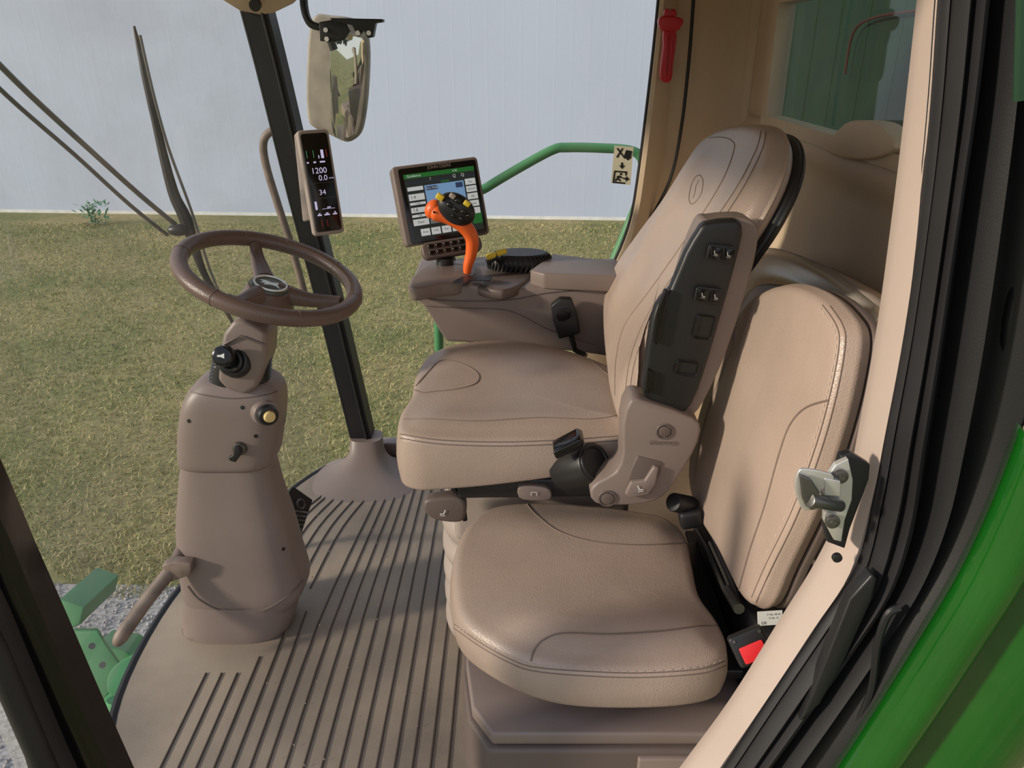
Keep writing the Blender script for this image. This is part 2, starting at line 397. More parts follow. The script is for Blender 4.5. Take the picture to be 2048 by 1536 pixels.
# windshield
def ws(k,z):
    base=[(-.64,.76),(-.90,1.02),(-1.04,1.38),(-1.08,1.75),(-1.02,2.1),(-.86,2.4),(-.70,2.60)]
    a,b_=base[k]; lean=(z/1.7)
    return V((a-.10*lean*(1 if 0<k<6 else .6),b_-(.04*lean if k>4 else 0),z))
rows=[]
for z in (-.06,.3,.7,1.1,1.5,1.72): rows.append(cr([ws(k,z) for k in range(7)],6))
mb=MB(); mb.grid(rows); struct(mb.build('window_1','glass'))
pp=[at(u,v,Y=y) for u,v,y in ((505,-40,2.50),(515,10,2.51),(548,140,2.53),(608,390,2.56),(662,600,2.59),(728,872,2.62),(738,910,2.63))]
def sweepbox(pts,wv,dv):
    mb=MB(); P=cr(pts,5); mb.rings([[p-wv/2-dv/2,p+wv/2-dv/2,p+wv/2+dv/2,p-wv/2+dv/2] for p in P]); return mb
mb=sweepbox(pp,V((.074,0,0)),V((0,.08,0)))
struct(mb.build('trim_4','rubber'),'black right front pillar')
mb=MB(); P=cr([p+V((-.04,-.03,0)) for p in pp],5); mb.tube(P,.007,8); P=cr([p+V((.02,-.042,0)) for p in pp],5); mb.tube(P,.006,8); struct(mb.build('trim_5','black'))
q0=at(733,872,Y=2.6); fb=at(735,955,z=0.0)
R=[]
for k in range(13):
    u=k/12; z=q0.z*u; cx=fb.x+(q0.x-fb.x)*u; cy=2.50+(2.6-2.50)*u; r=.058+.13*(1-u)**3.2
    R.append(sup(cx,cy,z,r*1.05,r*.9,2.8,36))
mb=MB(); mb.rings(R); struct(mb.build('trim_6','plastic'))
mb=MB(); mb.prism([V((-.6,2.66,0)),V((.8,2.66,0)),V((.8,2.72,0)),V((-.6,2.72,0))],(0,0,.06),.01); struct(mb.build('trim_7','plastic'))
mb=MB(); mb.grid([[V((-.56,2.66,.05)),V((-.1,2.69,.05)),V((.45,2.67,.05))],[V((-.64,2.62,.8)),V((-.1,2.66,.8)),V((.43,2.64,.8))],[V((-.78,2.56,1.70)),V((-.1,2.6,1.70)),V((.48,2.62,1.70))]]); struct(mb.build('window_2','glass_side'))
le=[(1326,-60),(1322,0),(1312,100),(1298,220),(1284,330),(1268,430),(1245,500),(1215,560),(1180,640),(1150,760),(1140,900)]
L=cr([at(u,v,Y=2.56) for u,v in le],3)
Rr=[V((.5+.012*(p.z-.9),2.63,p.z)) for p in L]; R2=[V((.76,2.67,p.z)) for p in L]
mb=MB(); mb.grid([[a-V((-.004,-.07,0)),a,a+(b_-a)*.12-V((0,.012,0)),a+(b_-a)*.5-V((0,.014,0)),b_,b_+(d-b_)*.5,d-V((.06,0,0)),d-V((.02,.015,0)),d+V((0,-.06,0))] for a,b_,d in zip(L,Rr,R2)])
struct(mb.build('wall_right','wall',solid=.006))
mb=MB(); P=cr([at(u,v,Y=2.585) for u,v in ((1392,-60),(1387,0),(1378,120),(1362,260),(1340,360),(1300,440))],4); mb.tube(P,.0055,8); struct(mb.build('trim_8','rubber'))
mb=MB(); mb.tube([p+V((-.004,.02,0)) for p in L],.006,8); struct(mb.build('trim_9','rubber'))
X=.765
def rw(y,z,dx=0): return V((X+dx,y,z))
def blk(y0,y1,z0,z1,nn=10,mm_=10):
    def dx(y,z):
        return -.03*max(0,1.22-z)+.02*math.sin(max(0,min(1,(1.3-z)/.5))*math.pi)*max(0,math.sin(max(0,min(1,(y-1.1)/1.4))*math.pi))-.02*math.exp(-((z-1.235)/.03)**2)
    mb.grid([[rw(y0+(y1-y0)*i/nn,z0+(z1-z0)*j/mm_,dx(y0+(y1-y0)*i/nn,z0+(z1-z0)*j/mm_)) for i in range(nn+1)] for j in range(mm_+1)])
mb=MB(); blk(.70,2.68,0,1.29,24,60); blk(.70,1.2,1.29,1.72); blk(2.40,2.68,1.29,1.72); blk(1.2,2.40,1.61,1.72)
struct(mb.build('wall_rear','wall',solid=.01,sharp=70))
mb=MB(); fr_o=[(1.17,1.27),(2.43,1.27),(2.45,1.63),(1.17,1.64)]; fr_i=[(1.2,1.30),(2.39,1.30),(2.40,1.6),(1.2,1.61)]
rings=[]
for (sc,dx) in ((1,-.004),(1,-.018),(0,-.018),(0,.03)):
    rings.append([rw(*(fo_ if sc else fi_),dx) for fo_,fi_ in zip(fr_o,fr_i)])
mb.rings(rings,(False,False)); struct(mb.build('trim_10','wall',solid=.004))
hp=[at(u,v,x=.735) for u,v in ((1645,296),(1672,262),(1698,242),(1742,244),(1768,262),(1790,296),(1740,318),(1680,315))]
mb=MB(); mb.prism(cr(hp,3,True),(.05,0,0),.018,5); struct(mb.build('trim_11','wall',sharp=80))
mb=MB(); mb.grid([[rw(1.19,1.29,.02),rw(2.42,1.29,.02)],[rw(1.19,1.62,.02),rw(2.42,1.62,.02)]]); struct(mb.build('window_3','glass_rear'))
gt=thing('grain_tank_wall','dark green machine panel seen through the rear window','machine body',(1.4,3.6,GZ))
mb=MB(); mb.prism([V((1.45,2.95,-.6)),V((1.45,5.2,-.6)),V((1.5,5.2,-.6)),V((1.5,2.95,-.6))],(0,0,2.9),.01); mb.build('panel','dgreen',gt)
for k in range(6):
    mb=MB(); mb.cyl(V((1.452,3.15+.3*k,-.2)),V((1.452,3.15+.3*k,2.2)),.006,n=8); mb.build('panel_rib','dgreen',gt)
mb=MB(); mb.prism([V((1.6,.8,-.6)),V((1.6,2.95,-.6)),V((1.65,2.95,-.6)),V((1.65,.8,-.6))],(0,0,2.9),.01); tag(mb.build('sky_reflection_panel','shed'),'pale grey flat panel added as the sky reflection in the right part of the rear window','panel')  # added panel, its pale colour stands for sky reflected in the glass
mb=MB(); P=[at(u,v,x=1.42) for u,v in ((1690,150),(1705,70),(1740,38),(1840,20))]; mb.tube(cr(P,5),.005,8); tag(mb.build('hose','maroon'),'thin dark red hose arching behind the rear window glass','hose')
mb=MB(); top=[(1492,560),(1512,512),(1540,498),(1600,514),(1680,556),(1765,622)]; bot=[(1470,650),(1490,606),(1520,572),(1590,580),(1670,622),(1765,700)]
T=cr([at(u,v,x=.66) for u,v in top],5);Bq=cr([at(u,v,x=.63) for u,v in bot],5)
mb.grid([T,[a*.75+b_*.25+V((-.010,0,0)) for a,b_ in zip(T,Bq)],[(a+b_)/2+V((-.014,0,0)) for a,b_ in zip(T,Bq)],[a*.25+b_*.75+V((-.010,0,0)) for a,b_ in zip(T,Bq)],Bq]); struct(mb.build('trim_13','alu',solid=.004,sharp=80))
mb=MB(); mb.grid([T,[p+V((.08,0,-.03)) for p in T]]); mb.grid([Bq,[V((p.x-.01,p.y,.0)) for p in Bq]]); struct(mb.build('trim_14','plastic_l',solid=.006))
# ================= NEAR DOOR FRAME
bl=[(1846,-60),(1838,0),(1816,200),(1792,400),(1758,650),(1722,850),(1690,1000),(1636,1120),(1562,1240),(1462,1400),(1362,1536),(1310,1610)]
br=[(1884,-60),(1876,0),(1862,200),(1842,400),(1808,650),(1772,850),(1748,980),(1712,1130),(1640,1240),(1536,1395),(1444,1536),(1396,1610)]
sr=[(1975,-60),(1968,0),(1945,200),(1915,400),(1872,700),(1842,900),(1818,1060),(1775,1180),(1705,1290),(1600,1440),(1530,1536),(1480,1610)]
def pl(l,Y,n=5): return cr([at(u,v,Y=Y) for u,v in l],n)
a=pl(bl,.84);b_=pl(br,.79); deep=[p+V((.05,.05,-.045)) for p in a]
mb=MB(); mb.grid([deep,a,[(p*.85+q*.15)+V((-.001,-.014,0)) for p,q in zip(a,b_)],[(p*.6+q*.4)+V((0,-.020,0)) for p,q in zip(a,b_)],[(p*.3+q*.7)+V((0,-.018,0)) for p,q in zip(a,b_)],b_,[p+V((.012,.03,0)) for p in b_]])
struct(mb.build('door_1','trim',solid=.004,sharp=70),'beige rear edge of the open door frame')
sq=pl(sr,.76)
prof=[(0,.004),(.04,-.010),(.10,-.012),(.15,.006),(.20,-.004),(.30,-.018),(.42,-.022),(.52,-.016),(.58,.010),(.63,.012),(.68,-.008),(.80,-.018),(.93,-.012),(1.0,.012)]
mb=MB(); mb.grid([[p*(1-u)+q*u+V((0,d,0)) for p,q in zip(b_,sq)] for u,d in prof]); 
struct(mb.build('trim_15','rubber',solid=.003,sharp=75),'black layered seal around the door opening')
go=[(2140,-60),(2140,0),(2140,200),(2130,400),(2100,650),(2050,865),(1995,1010),(1925,1160),(1835,1310),(1760,1430),(1690,1536),(1640,1610)]
gq=pl(go,.70)
mb=MB(); mb.grid([[p+V((.0,.01,0)) for p in sq],[p*.85+q*.15+V((.01,.03,0)) for p,q in zip(sq,gq)],[p*.8+q*.2+V((.01,.005,0)) for p,q in zip(sq,gq)],[p*.65+q*.35+V((.01,-.0,0)) for p,q in zip(sq,gq)],[p*.6+q*.4+V((.02,.05,0)) for p,q in zip(sq,gq)],[p*.3+q*.7+V((.02,.06,0)) for p,q in zip(sq,gq)],[p+V((.01,.02,0)) for p in gq]])
struct(mb.build('trim_16','black',solid=.004,sharp=60),'black channel with painted shadow between door seal and green body')  # black also paints the shadow between seal and green body
dh=thing('door_cable','black cable and bracket running along the door opening beside green body','cable',at(1750,1290,Y=.74))
mb=MB(); mb.tube(cr([at(u,v,Y=.765) for u,v in ((2060,500),(2022,640),(2012,800),(1990,900),(1900,1130),(1800,1290))],5),.008,10); mb.build('cable','black',dh)
mb=MB(); mb.tube(cr([at(u,v,Y=.735) for u,v in ((1800,1215),(1775,1230),(1755,1290),(1740,1390),(1690,1500),(1640,1600))],6),.005,8); mb.build('hose','black',dh)
mb=MB(); mb.prism([at(u,v,Y=.745) for u,v in ((1745,1150),(1755,1160),(1745,1200),(1690,1320),(1640,1410),(1600,1445),(1625,1390),(1700,1200))],(0,.02,0),.003); mb.build('bracket','black',dh)
g1=pl(go[5:],.70)
def sh_(l,dx,dy,dz): return [p+V((dx,dy,dz)) for p in l]
mb=MB(); mb.grid([sh_(g1,.010,.03,.0),g1,sh_(g1,.008,-.014,.004),sh_(g1,.020,-.028,.012),sh_(g1,.036,-.034,.022),sh_(g1,.050,-.026,.026),sh_(g1,.060,-.010,.018),sh_(g1,.066,-.002,.006),sh_(g1,.076,-.010,.006),sh_(g1,.095,-.030,.012),sh_(g1,.12,-.045,.03),sh_(g1,.16,-.05,.07),sh_(g1,.22,-.04,.13),sh_(g1,.3,.0,.2)])
gb=thing('body_panel','glossy green outer body panel curving beside the open door','body panel',(.5,.6,0)); mb.build('panel','green',gb,solid=.003,sharp=75)
mb=MB(); P=pl([(2048,-40),(2046,60),(2043,140),(2041,200)],.69); mb.tube(P,.006,8); mb.build('edge_strip','dgreen',gb)
ls=thing('door_striker','zinc plated door striker bolted to the beige door frame','latch',at(1665,1000,Y=.77))
mb=MB(); mb.prism([at(u,v,Y=.775) for u,v in ((1682,912),(1702,906),(1741,930),(1738,960),(1700,1060),(1690,1098),(1655,1085),(1648,1050))],(0,.012,0),.002); mb.build('backing_plate','black',ls)
mb=MB(); mb.prism([at(u,v,Y=.765) for u,v in ((1672,930),(1697,918),(1706,960),(1704,1000),(1690,1040),(1683,1084),(1668,1080),(1648,1042),(1650,1010),(1640,985),(1655,955))],(0,.008,0),.001)
mb.prism(cr([at(u,v,Y=.752) for u,v in ((1597,944),(1612,938),(1662,948),(1668,960),(1664,974),(1642,980),(1634,1008),(1618,1022),(1602,1015),(1590,975))],2,True),(0,.004,0),.001)
mb.prism([at(u,v,Y=.765) for u,v in ((1640,944),(1672,950),(1672,980),(1640,978))],(0,-.014,0),.001)
mb.build('striker_plate','steel',ls)
mb=MB(); mb.cyl(at(1618,1000,Y=.742),at(1682,1012,Y=.758),.0085,.007,bev=.001); mb.prism([at(u,v,Y=.742) for u,v in ((1600,950),(1622,958),(1640,985),(1640,1018),(1622,1022),(1606,1000))],(0,.006,0),.002); mb.build('striker_pin','dsteel',ls)
for u,v in ((1679,950),(1663,1040)):
    mb=MB(); p=at(u,v,Y=.762); mb.cyl(p,p+V((0,-.006,0)),.0085,n=24,bev=.001); mb.cyl(p+V((0,-.006,0)),p+V((0,-.0075,0)),.004,n=6); mb.build('bolt','dsteel',ls)
mb=MB(); p=at(1672,1112,Y=.775); mb.cyl(p,p+V((0,-.006,0)),.006,bev=.001); tag(mb.build('screw','black'),'black screw in the beige door frame just below the striker','screw')
# left front pillar near
la=[(-90,740),(0,925),(65,1080),(130,1228),(200,1390),(265,1536),(300,1615)]
lb=[(-90,1010),(0,1175),(45,1280),(85,1375),(125,1470),(155,1536),(190,1615)]
lc=[(-90,1240),(0,1385),(20,1430),(40,1480),(52,1510),(60,1536),(85,1615)]
A_=pl(la,.80,4);B_=pl(lb,.74,4);C_=pl(lc,.72,4)
mb=MB(); mb.grid([sh_(A_,-.03,.02,-.0),A_,[(p*.5+q*.5)+V((.01,-.01,.01)) for p,q in zip(A_,B_)],B_]); struct(mb.build('door_2','gloss',solid=.004),'glossy black front edge of the door opening')
mb=MB(); mb.grid([B_,[(p*.5+q*.5)+V((0,-.015,0)) for p,q in zip(B_,C_)],C_]); mb.tube([(p*.6+q*.4)+V((0,-.02,0)) for p,q in zip(B_,C_)],.012,10); struct(mb.build('trim_17','rubber',solid=.005))
# green machine parts below windshield
gp=thing('header_mount','faded green steel bracket and drum on the machine front below the windshield','machine part',at(200,1320,t=2.7))
mb=MB(); mb.prism([at(u,v,t=2.75) for u,v in ((118,1198),(168,1215),(160,1250),(135,1262))],(.0,.25,-.05),.006); mb.build('beam','rail',gp)
mb=MB(); mb.prism([at(u,v,t=2.7) for u,v in ((145,1262),(196,1262),(212,1290),(240,1330),(232,1375),(205,1400),(176,1350))],(-.03,.05,-.03),.006); mb.build('bracket','rail',gp)
mb=MB(); mb.prism([at(u,v,t=2.9) for u,v in ((190,1290),(250,1300),(300,1340),(300,1480),(215,1480))],(-.05,.2,-.1),.008); mb.build('side_plate','rail',gp)
mb=MB(); mb.cyl(at(262,1362,t=2.62),at(300,1330,t=2.95),.075,bev=.006); mb.build('drum','rail',gp)
mb=MB(); mb.cyl(at(240,1400,t=2.5),at(225,1500,t=2.5),.04); mb.build('post','rail',gp)
for u,v in ((184,1292),(205,1330)):
    mb=MB(); mb.cyl(at(u,v,t=2.66),at(u,v,t=2.63),.012,n=6); mb.build('bolt','dsteel',gp)
# ================= EXTERIOR RIGHT
mb=MB(); mb.tube(cr([at(u,v,Y=y) for u,v,y in ((878,700,3.0),(879,600,3.0),(900,505,3.05),(940,400,3.12),(975,374,3.15),(1040,335,3.15),(1105,300,3.15),(1135,295,3.15),(1200,296,3.15),(1256,300,3.15),(1280,312,3.15),(1286,340,3.15),(1278,395,3.15),(1255,455,3.15),(1228,520,3.15),(1205,570,3.15))],6),.019,12)
tag(mb.build('handrail','rail'),'pale green tubular handrail outside the right window','handrail')
mb=MB(); mb.tube(cr([at(u,v,Y=2.78) for u,v in ((585,280),(560,262),(540,264),(527,285),(532,330),(556,410),(585,500),(612,600))],6),.014,12)
tag(mb.build('grab_bar','rust'),'worn brown bent grab bar outside beside the black pillar','grab bar')
mi=thing('side_mirror','tall rounded outside rear view mirror hanging beyond the black pillar','mirror',at(675,170,Y=2.95))
hs=[at(u,v,Y=2.95) for u,v in ((622,40),(660,30),(722,44),(736,90),(734,180),(725,250),(712,276),(690,284),(655,268),(628,256),(614,235),(612,150))]
mb=MB(); mb.prism(cr(hs,4,True),(0,.06,0),.012); mb.build('housing','housing',mi)
gs=[at(u,v,Y=2.94) for u,v in ((668,62),(700,66),(726,78),(730,110),(728,180),(720,244),(708,268),(690,276),(667,264),(662,160))]
gs=cr(gs,4,True); cg=sum(gs,V())/len(gs); tilt=[p+V((0,(p.x-cg.x)*.25+(p.z-cg.z)*-.06,0)) for p in gs]
mb=MB(); mb.prism(tilt,(0,.008,0),.001); mb.build('mirror_glass','mirror',mi)
mb=MB(); mb.tube(cr([at(u,v,Y=2.9) for u,v in ((606,-30),(610,20),(622,48),(650,60),(668,100))],5),.013,10); mb.build('arm','black',mi)
bk=thing('accessory_bracket','small black metal clamp bracket with screws in front of mirror','bracket',at(690,60,Y=2.35))
mb=MB(); mb.prism([at(u,v,Y=2.34) for u,v in ((638,44),(662,40),(690,46),(700,62),(688,80),(660,84),(640,82))],(0,.015,0),.002)
mb.prism([at(u,v,Y=2.34) for u,v in ((660,36),(765,38),(765,44),(750,46),(745,74),(735,76),(728,60),(715,74),(704,50),(664,44))],(0,.04,0),.002); mb.build('plate','black',bk)
mb=MB(); mb.tube(cr([at(u,v,Y=2.4) for u,v in ((604,-30),(608,20),(620,46),(645,56))],5),.009,10); mb.build('arm','black',bk)
for u,v in ((652,60),(654,78),(716,66),(738,66)):
    mb=MB(); p=at(u,v,Y=2.338); mb.cyl(p,p+V((0,-.006,0)),.0065,n=10); mb.build('screw','steel',bk)
wp=thing('windshield_wiper','long dark wiper blade leaning outside the windshield','wiper',at(350,465,Y=2.5))
mb=MB(); P=cr([at(u,v,Y=2.52) for u,v in ((268,52),(290,150),(310,240),(345,380),(372,440),(405,540),(440,600),(468,650))],4); mb.tube(P,[.004,.012,.012,.018,.022,.012,.009,.006],8); mb.build('blade','black',wp)
mb=MB(); P=cr([at(u,v,Y=2.48) for u,v in ((280,70),(305,180),(335,290),(375,400),(392,450),(420,540),(450,610))],4); mb.tube(P,.0045,6); mb.build('spine','dsteel',wp)
mb=MB(); mb.ell(Fr(at(356,460,Y=2.5),(1,0,0),(0,0,1)),.035,.02,.02); mb.build('pivot','black',wp)
for (l,r_) in ((((-40,90),(60,190),(180,300),(280,390),(350,448)),.0075),(((-40,140),(40,215),(150,310),(260,410),(335,470)),.006)):
    mb=MB(); n_=len(l); mb.tube(cr([at(u,v,Y=1.95+.5*k/(n_-1)) for k,(u,v) in enumerate(l)],4),r_,8); mb.build('arm','dsteel',wp)
# ================= STEERING COLUMN
YC=1.72
sc=thing('steering_column','brown plastic steering column standing on the ribbed floor','steering column',V((-.735,YC,0)))
def secs(L,name,m,par,e=2.6,ry=None,Y=YC,tree=False,sub=4):
    R=[]
    for (v,l,r) in L:
        p=at((l+r)/2,v,Y=Y); dep=(p.y*CP+(1.5-p.z)*SP); rx=(r-l)/2*dep/F
        R.append((p,rx))
    R.sort(key=lambda q:q[0].z)
    P=cr([V((p.x,p.z,rx)) for p,rx in R],sub)
    rr=[sup(q.x,Y,max(q.y,.001),q.z,q.z*(ry or .9),e,48) for q in P]
    mb=MB(); mb.rings(rr); return mb.build(name,m,par,tree=tree)
_,tA=secs([(1252,374,578),(1225,372,590),(1200,374,596),(1172,376,600)],'base_collar','plastic',sc,ry=.64,e=2.8,tree=True)
_,tB=secs([(1200,392,590),(1172,378,610),(1150,373,614),(1100,366,600),(1040,362,584),(980,364,564),(925,368,550),(905,372,546)],'lower_cover','plastic',sc,ry=.60,e=3.6,tree=True)
_,tC=secs([(918,378,540),(910,368,554),(880,366,560),(840,368,566),(800,374,568),(775,384,564),(760,396,554),(750,410,540),(746,432,515)],'upper_cover','plastic',sc,ry=.66,e=4.2,tree=True)
R=[]
for k in range(19):
    u=k/18; v=774-66*u; p=at(478+8*u,v,Y=YC-.02); R.append(sup(p.x,YC-.02,p.z,.071-.007*u+(.0045 if k%2 else 0),.040,2.8,36))
mb=MB(); mb.rings(R); mb.build('bellows','black',sc)
mb=MB(); mb.prism([at(u,v,Y=YC-.080) for u,v in ((434,762),(440,700),(446,668),(466,642),(486,640),(515,656),(534,668),(532,720),(514,776),(490,792),(452,780))],(0,.10,0),.016,4); mb.build('neck','plastic',sc)
mb=MB(); mb.tube([at(446,690,Y=YC-.082),at(480,672,Y=YC-.085),at(530,690,Y=YC-.082)],.0025,6); mb.build('neck_seam','plastic_d',sc)
secs([(660,478,548),(640,484,550),(618,484,560),(600,476,580),(588,492,575)],'hub_cover','plastic_d',sc,ry=.85)
hp0=at(470,722,Y=YC-.074); hn=V((-.10,-.92,.38)).normalized(); f_=V((1,0,0)); hy=hn.cross(f_)
mb=MB(); mb.cyl(hp0-hn*.01,hp0+hn*.012,.040,.037,bev=.006); mb.torus(Fr(hp0+hn*.012,(1,0,0),hy),.030,.006,36,8); mb.torus(Fr(hp0+hn*.020,(1,0,0),hy),.022,.005,36,8); mb.cyl(hp0+hn*.015,hp0+hn*.035,.014,.014); mb.build('horn_boot','black',sc)
mb=MB(); hq=hp0+V((-.004,0,.012)); mb.cyl(hq+hn*.030,hq+hn*.056,.025,.024,bev=.006); hb=mb.build('horn_button','gloss',sc)
fh=Fr(hq+hn*.0565,V((1,0,0)),-hy if hy.z<0 else hy); mb=MB(); mb.prism([fh.p(a*.008,b_*.006,.0003) for a,b_ in ((-1,.35),(0,.4),(1,1),(1,-1),(0,-.4),(-1,-.35))],hn*.001); mb.build('horn_symbol','white',hb)
def hit(tree,u,v):
    d=ray(u,v).normalized(); h=tree.ray_cast(CAM,d); return (h[0],h[1] if h[1].dot(d)<0 else -h[1]) if h[0] is not None else (at(u,v,Y=1.62),V((0,-1,0)))
p,n_=hit(tC,532,826); n_=(n_+V((.3,-.3,.1))).normalized()
mb=MB(); mb.cyl(p-n_*.03,p+n_*.010,.036,.031,bev=.004); mb.build('knob_boss','plastic',sc)
mb=MB(); mb.cyl(p-n_*.02,p+n_*.026,.027,.024,bev=.004); kb=mb.build('rotary_knob','black',sc)
mb=MB(); mb.cyl(p+n_*.02,p+n_*.036,.015,.013,bev=.003); mb.build('knob_cap',mat('cream_cap',c(225,195,130),.4),kb)
p,n_=hit(tC,480,896)
mb=MB(); mb.cyl(p-n_*.01,p+n_*.010,.02,.016,bev=.003); ig=mb.build('ignition_switch','dsteel',sc)
q=p+n_*.014
mb=MB(); mb.prism([q+V((a*.0011,0,b_*-.0011)) for a,b_ in ((-4,-14),(7,-14),(9,4),(-7,24),(-18,20),(-22,13),(-9,6))],n_*.01,.002); mb.build('key','black',ig)
for (tr_,u,v) in ((tC,485,815),(tC,378,842),(tC,512,872),(tB,567,1098)):
    p,n_=hit(tr_,u,v); mb=MB(); mb.cyl(p-n_*.004,p+n_*.001,.005,n=14); mb.build('screw_hole','black',sc)
seam(tC,[(382,784),(420,792),(470,797),(530,790),(556,782)],sc,.0015,'parting_line','plastic_d')
seam(tB,[(376,1172),(400,1200),(450,1222),(520,1222),(575,1192),(606,1160)],sc,.003,'parting_line','plastic_d')
# steering wheel
al=math.radians(19); wc_=at(541,551,Y=1.70)
fw=Fr(wc_,V((math.cos(al),0,-math.sin(al))),V((0,1,.09)))
mb=MB(); mb.torus(fw,.193,.0185,80,16); sw=mb.build('steering_wheel','grip',sc)
def fwp(u,v,h): return atp(u,v,fw.p(0,0,h),fw.z)
for i,l in enumerate((((530,565),(516,520),(510,488)),((555,585),(620,600),(682,604)),((520,590),(480,606),(456,600)))):
    mb=MB(); hh=(-.035,-.03,-.006); mb.tube(cr([fwp(u,v,h) for (u,v),h in zip(l,hh)],5),[.026,.017,.013],12,up=tuple(fw.z)); mb.build('spoke','grip',sw)
mb=MB(); hc=fwp(540,572,-.02); fhu=Fr(hc,fw.x,fw.y); mb.cyl(fhu.p(0,0,-.05),fhu.p(0,0,.0),.062,.05,bev=.008); mb.build('hub','grip',sw)
mb=MB(); mb.cyl(fhu.p(0,0,-.002),fhu.p(0,0,.006),.044,.042,bev=.002); mb.build('emblem_disc','badge_bg',sw)
mb=MB(); mb.torus(fhu.at(fhu.p(0,0,.0065)),.036,.003,48,6); mb.build('emblem_ring','badge',sw)
deer=[(-.022,.002),(-.012,.006),(0,.004),(.010,.008),(.016,.014),(.02,.011),(.026,.009),(.019,.005),(.016,-.002),(.022,-.010),(.012,-.005),(.002,-.005),(-.01,-.012),(-.008,-.004),(-.018,-.008),(-.014,0)]
mb=MB(); mb.prism([fhu.p(a*1.15,b_*1.3,.0062) for a,b_ in deer],fhu.z*.0012); mb.build('emblem','badge',sw)
mb=MB()
for k in range(60):
    a=math.radians(-55+k*1.6)+math.pi*.5-.6; d=fw.x*math.cos(a)+fw.y*math.sin(a); e_=fw.x*math.cos(a+.012)+fw.y*math.sin(a+.012)
    mb.tube([fw.o+d*(.193-.0185*.75)+fw.z*.0145,fw.o+e_*(.193-.0185*.35)+fw.z*.0183],.0011,5)
mb.build('stitching','seam',sw)
for a in (0.05,.9,2.2,3.3,4.4,5.3):
    mb=MB(); d=fw.x*math.cos(a)+fw.y*math.sin(a); mb.torus(Fr(fw.o+d*.193,d,fw.z),.0186,.0009,20,5); mb.build('rim_seam','seam',sw)
fb_=thing('footrest_bar','brown round bar lever left of the steering column base','lever',at(300,1200,Y=1.6))
mb=MB(); mb.tube(cr([at(236,1285,Y=1.50),at(242,1274,Y=1.50),at(290,1205,Y=1.56),at(345,1135,Y=1.62),at(362,1098,Y=1.66)],4),[.008,.018,.018,.018,.014],14); mb.build('bar','rust',fb_)
mb=MB(); mb.prism([at(u,v,Y=1.6) for u,v in ((322,1132),(345,1125),(382,1128),(382,1150),(355,1160),(340,1165))],(0,.03,0),.004); mb.build('bracket','rust',fb_)
# brake pedal
bpd=thing('brake_pedal','black ribbed brake pedal pad just behind the column','pedal',at(600,1020,Y=1.95))
P4=[at(566,1000,Y=1.86),at(586,972,Y=1.91),at(626,1000,Y=1.93),at(608,1050,Y=1.90),at(596,1090,Y=1.86),at(574,1070,Y=1.84)]
mb=MB(); mb.prism(P4,(-.012,.02,-.012),.004); mb.build('pad','black',bpd)
fp=Fr(at(602,1008,Y=1.875),P4[2]-P4[1],P4[1]-P4[0])
mb=MB(); mb.torus(fp,.013,.0028,20,6); mb.build('pad_ring','dsteel',bpd)
for k in range(7):
    mb=MB(); mb.tube([at(577+k*1.5,1020+k*9,Y=1.825),at(616-k*3,1026+k*8,Y=1.875)],.0028,5); mb.build('tread_bar','dsteel',bpd)
mb=MB(); mb.tube([at(594,1040,Y=1.93),V((-.86,2.0,.12)),V((-.9,2.0,.0))],.012,8); mb.build('pedal_arm','dsteel',bpd)
# ================= OPERATOR SEAT
os_=thing('operator_seat','large tan leather driver seat with high backrest behind the steering wheel','seat',V((.05,1.70,0)))
px=[(795,858),(800,820),(822,785),(830,748),(856,706),(920,683),(1010,677),(1100,688),(1190,715),(1260,750),(1330,800),(1320,868),(1240,872),(1100,876),(980,878),(880,876),(825,872)]
mb=MB()
def hf1(x,y,f): return .014*math.exp(-((y-.20)/.08)**2)*min(1,f*5)+.016*math.exp(-((y+.2)/.07)**2)*min(1,f*5)-.015*min(1,f*4)*max(0,-x-.1)
cushion(mb,[at(u,v,z=.752) for u,v in px],(0,0,1),.135,.014,.020,hf=hf1,bulge=.005)
for v in mb.bm.verts:
    if v.co.z<.70: v.co.z+=.05*max(0,min(1,(v.co.x+.2)/.4))*(.70-v.co.z)/.08
oc,tc1=mb.build('seat_cushion','leather',os_,tree=True)
seam(tc1,[(800,868),(880,880),(1000,884),(1120,880),(1235,872)],oc); seam(tc1,[(800,876),(880,888),(1000,892),(1120,888),(1235,881)],oc)
seam(tc1,[(832,772),(860,740),(880,722),(905,722),(940,735),(958,752),(950,768),(915,778),(870,783),(845,785),(830,780)],oc,.0018)
seam(tc1,[(806,838),(860,838),(960,842),(1080,835),(1180,838),(1240,830)],oc,.001); seam(tc1,[(1100,690),(1170,715),(1220,752)],oc)
n_b=V((-.891,0,.453)); p0b=V((.2,1.69,.76))
pxb=[(1212,790),(1205,735),(1199,660),(1202,600),(1224,535),(1270,466),(1320,398),(1365,326),(1402,274),(1445,248),(1500,240),(1540,258),(1540,320),(1500,412),(1440,505),(1372,598),(1315,680),(1280,760),(1266,850),(1232,850)]
mb=MB()
def hf2(x,y,f): return .014*math.exp(-((abs(x)-.2)/.055)**2)*min(1,f*5)
cushion(mb,[atp(u,v,p0b,n_b) for u,v in pxb],n_b,.055,.006,.028,hf=hf2,bulge=.006)
ob,tb1=mb.build('backrest','leather',os_,tree=True)
seam(tb1,[(1418,276),(1440,274),(1462,280),(1468,300),(1440,370),(1370,480),(1300,580),(1250,650),(1232,720),(1230,790)],ob)
seam(tb1,[(1522,262),(1512,300),(1470,380),(1400,480),(1330,575),(1285,650),(1258,730),(1248,820)],ob); seam(tb1,[(1532,262),(1523,302),(1480,386),(1410,488),(1340,582),(1294,656),(1267,735),(1256,825)],ob)
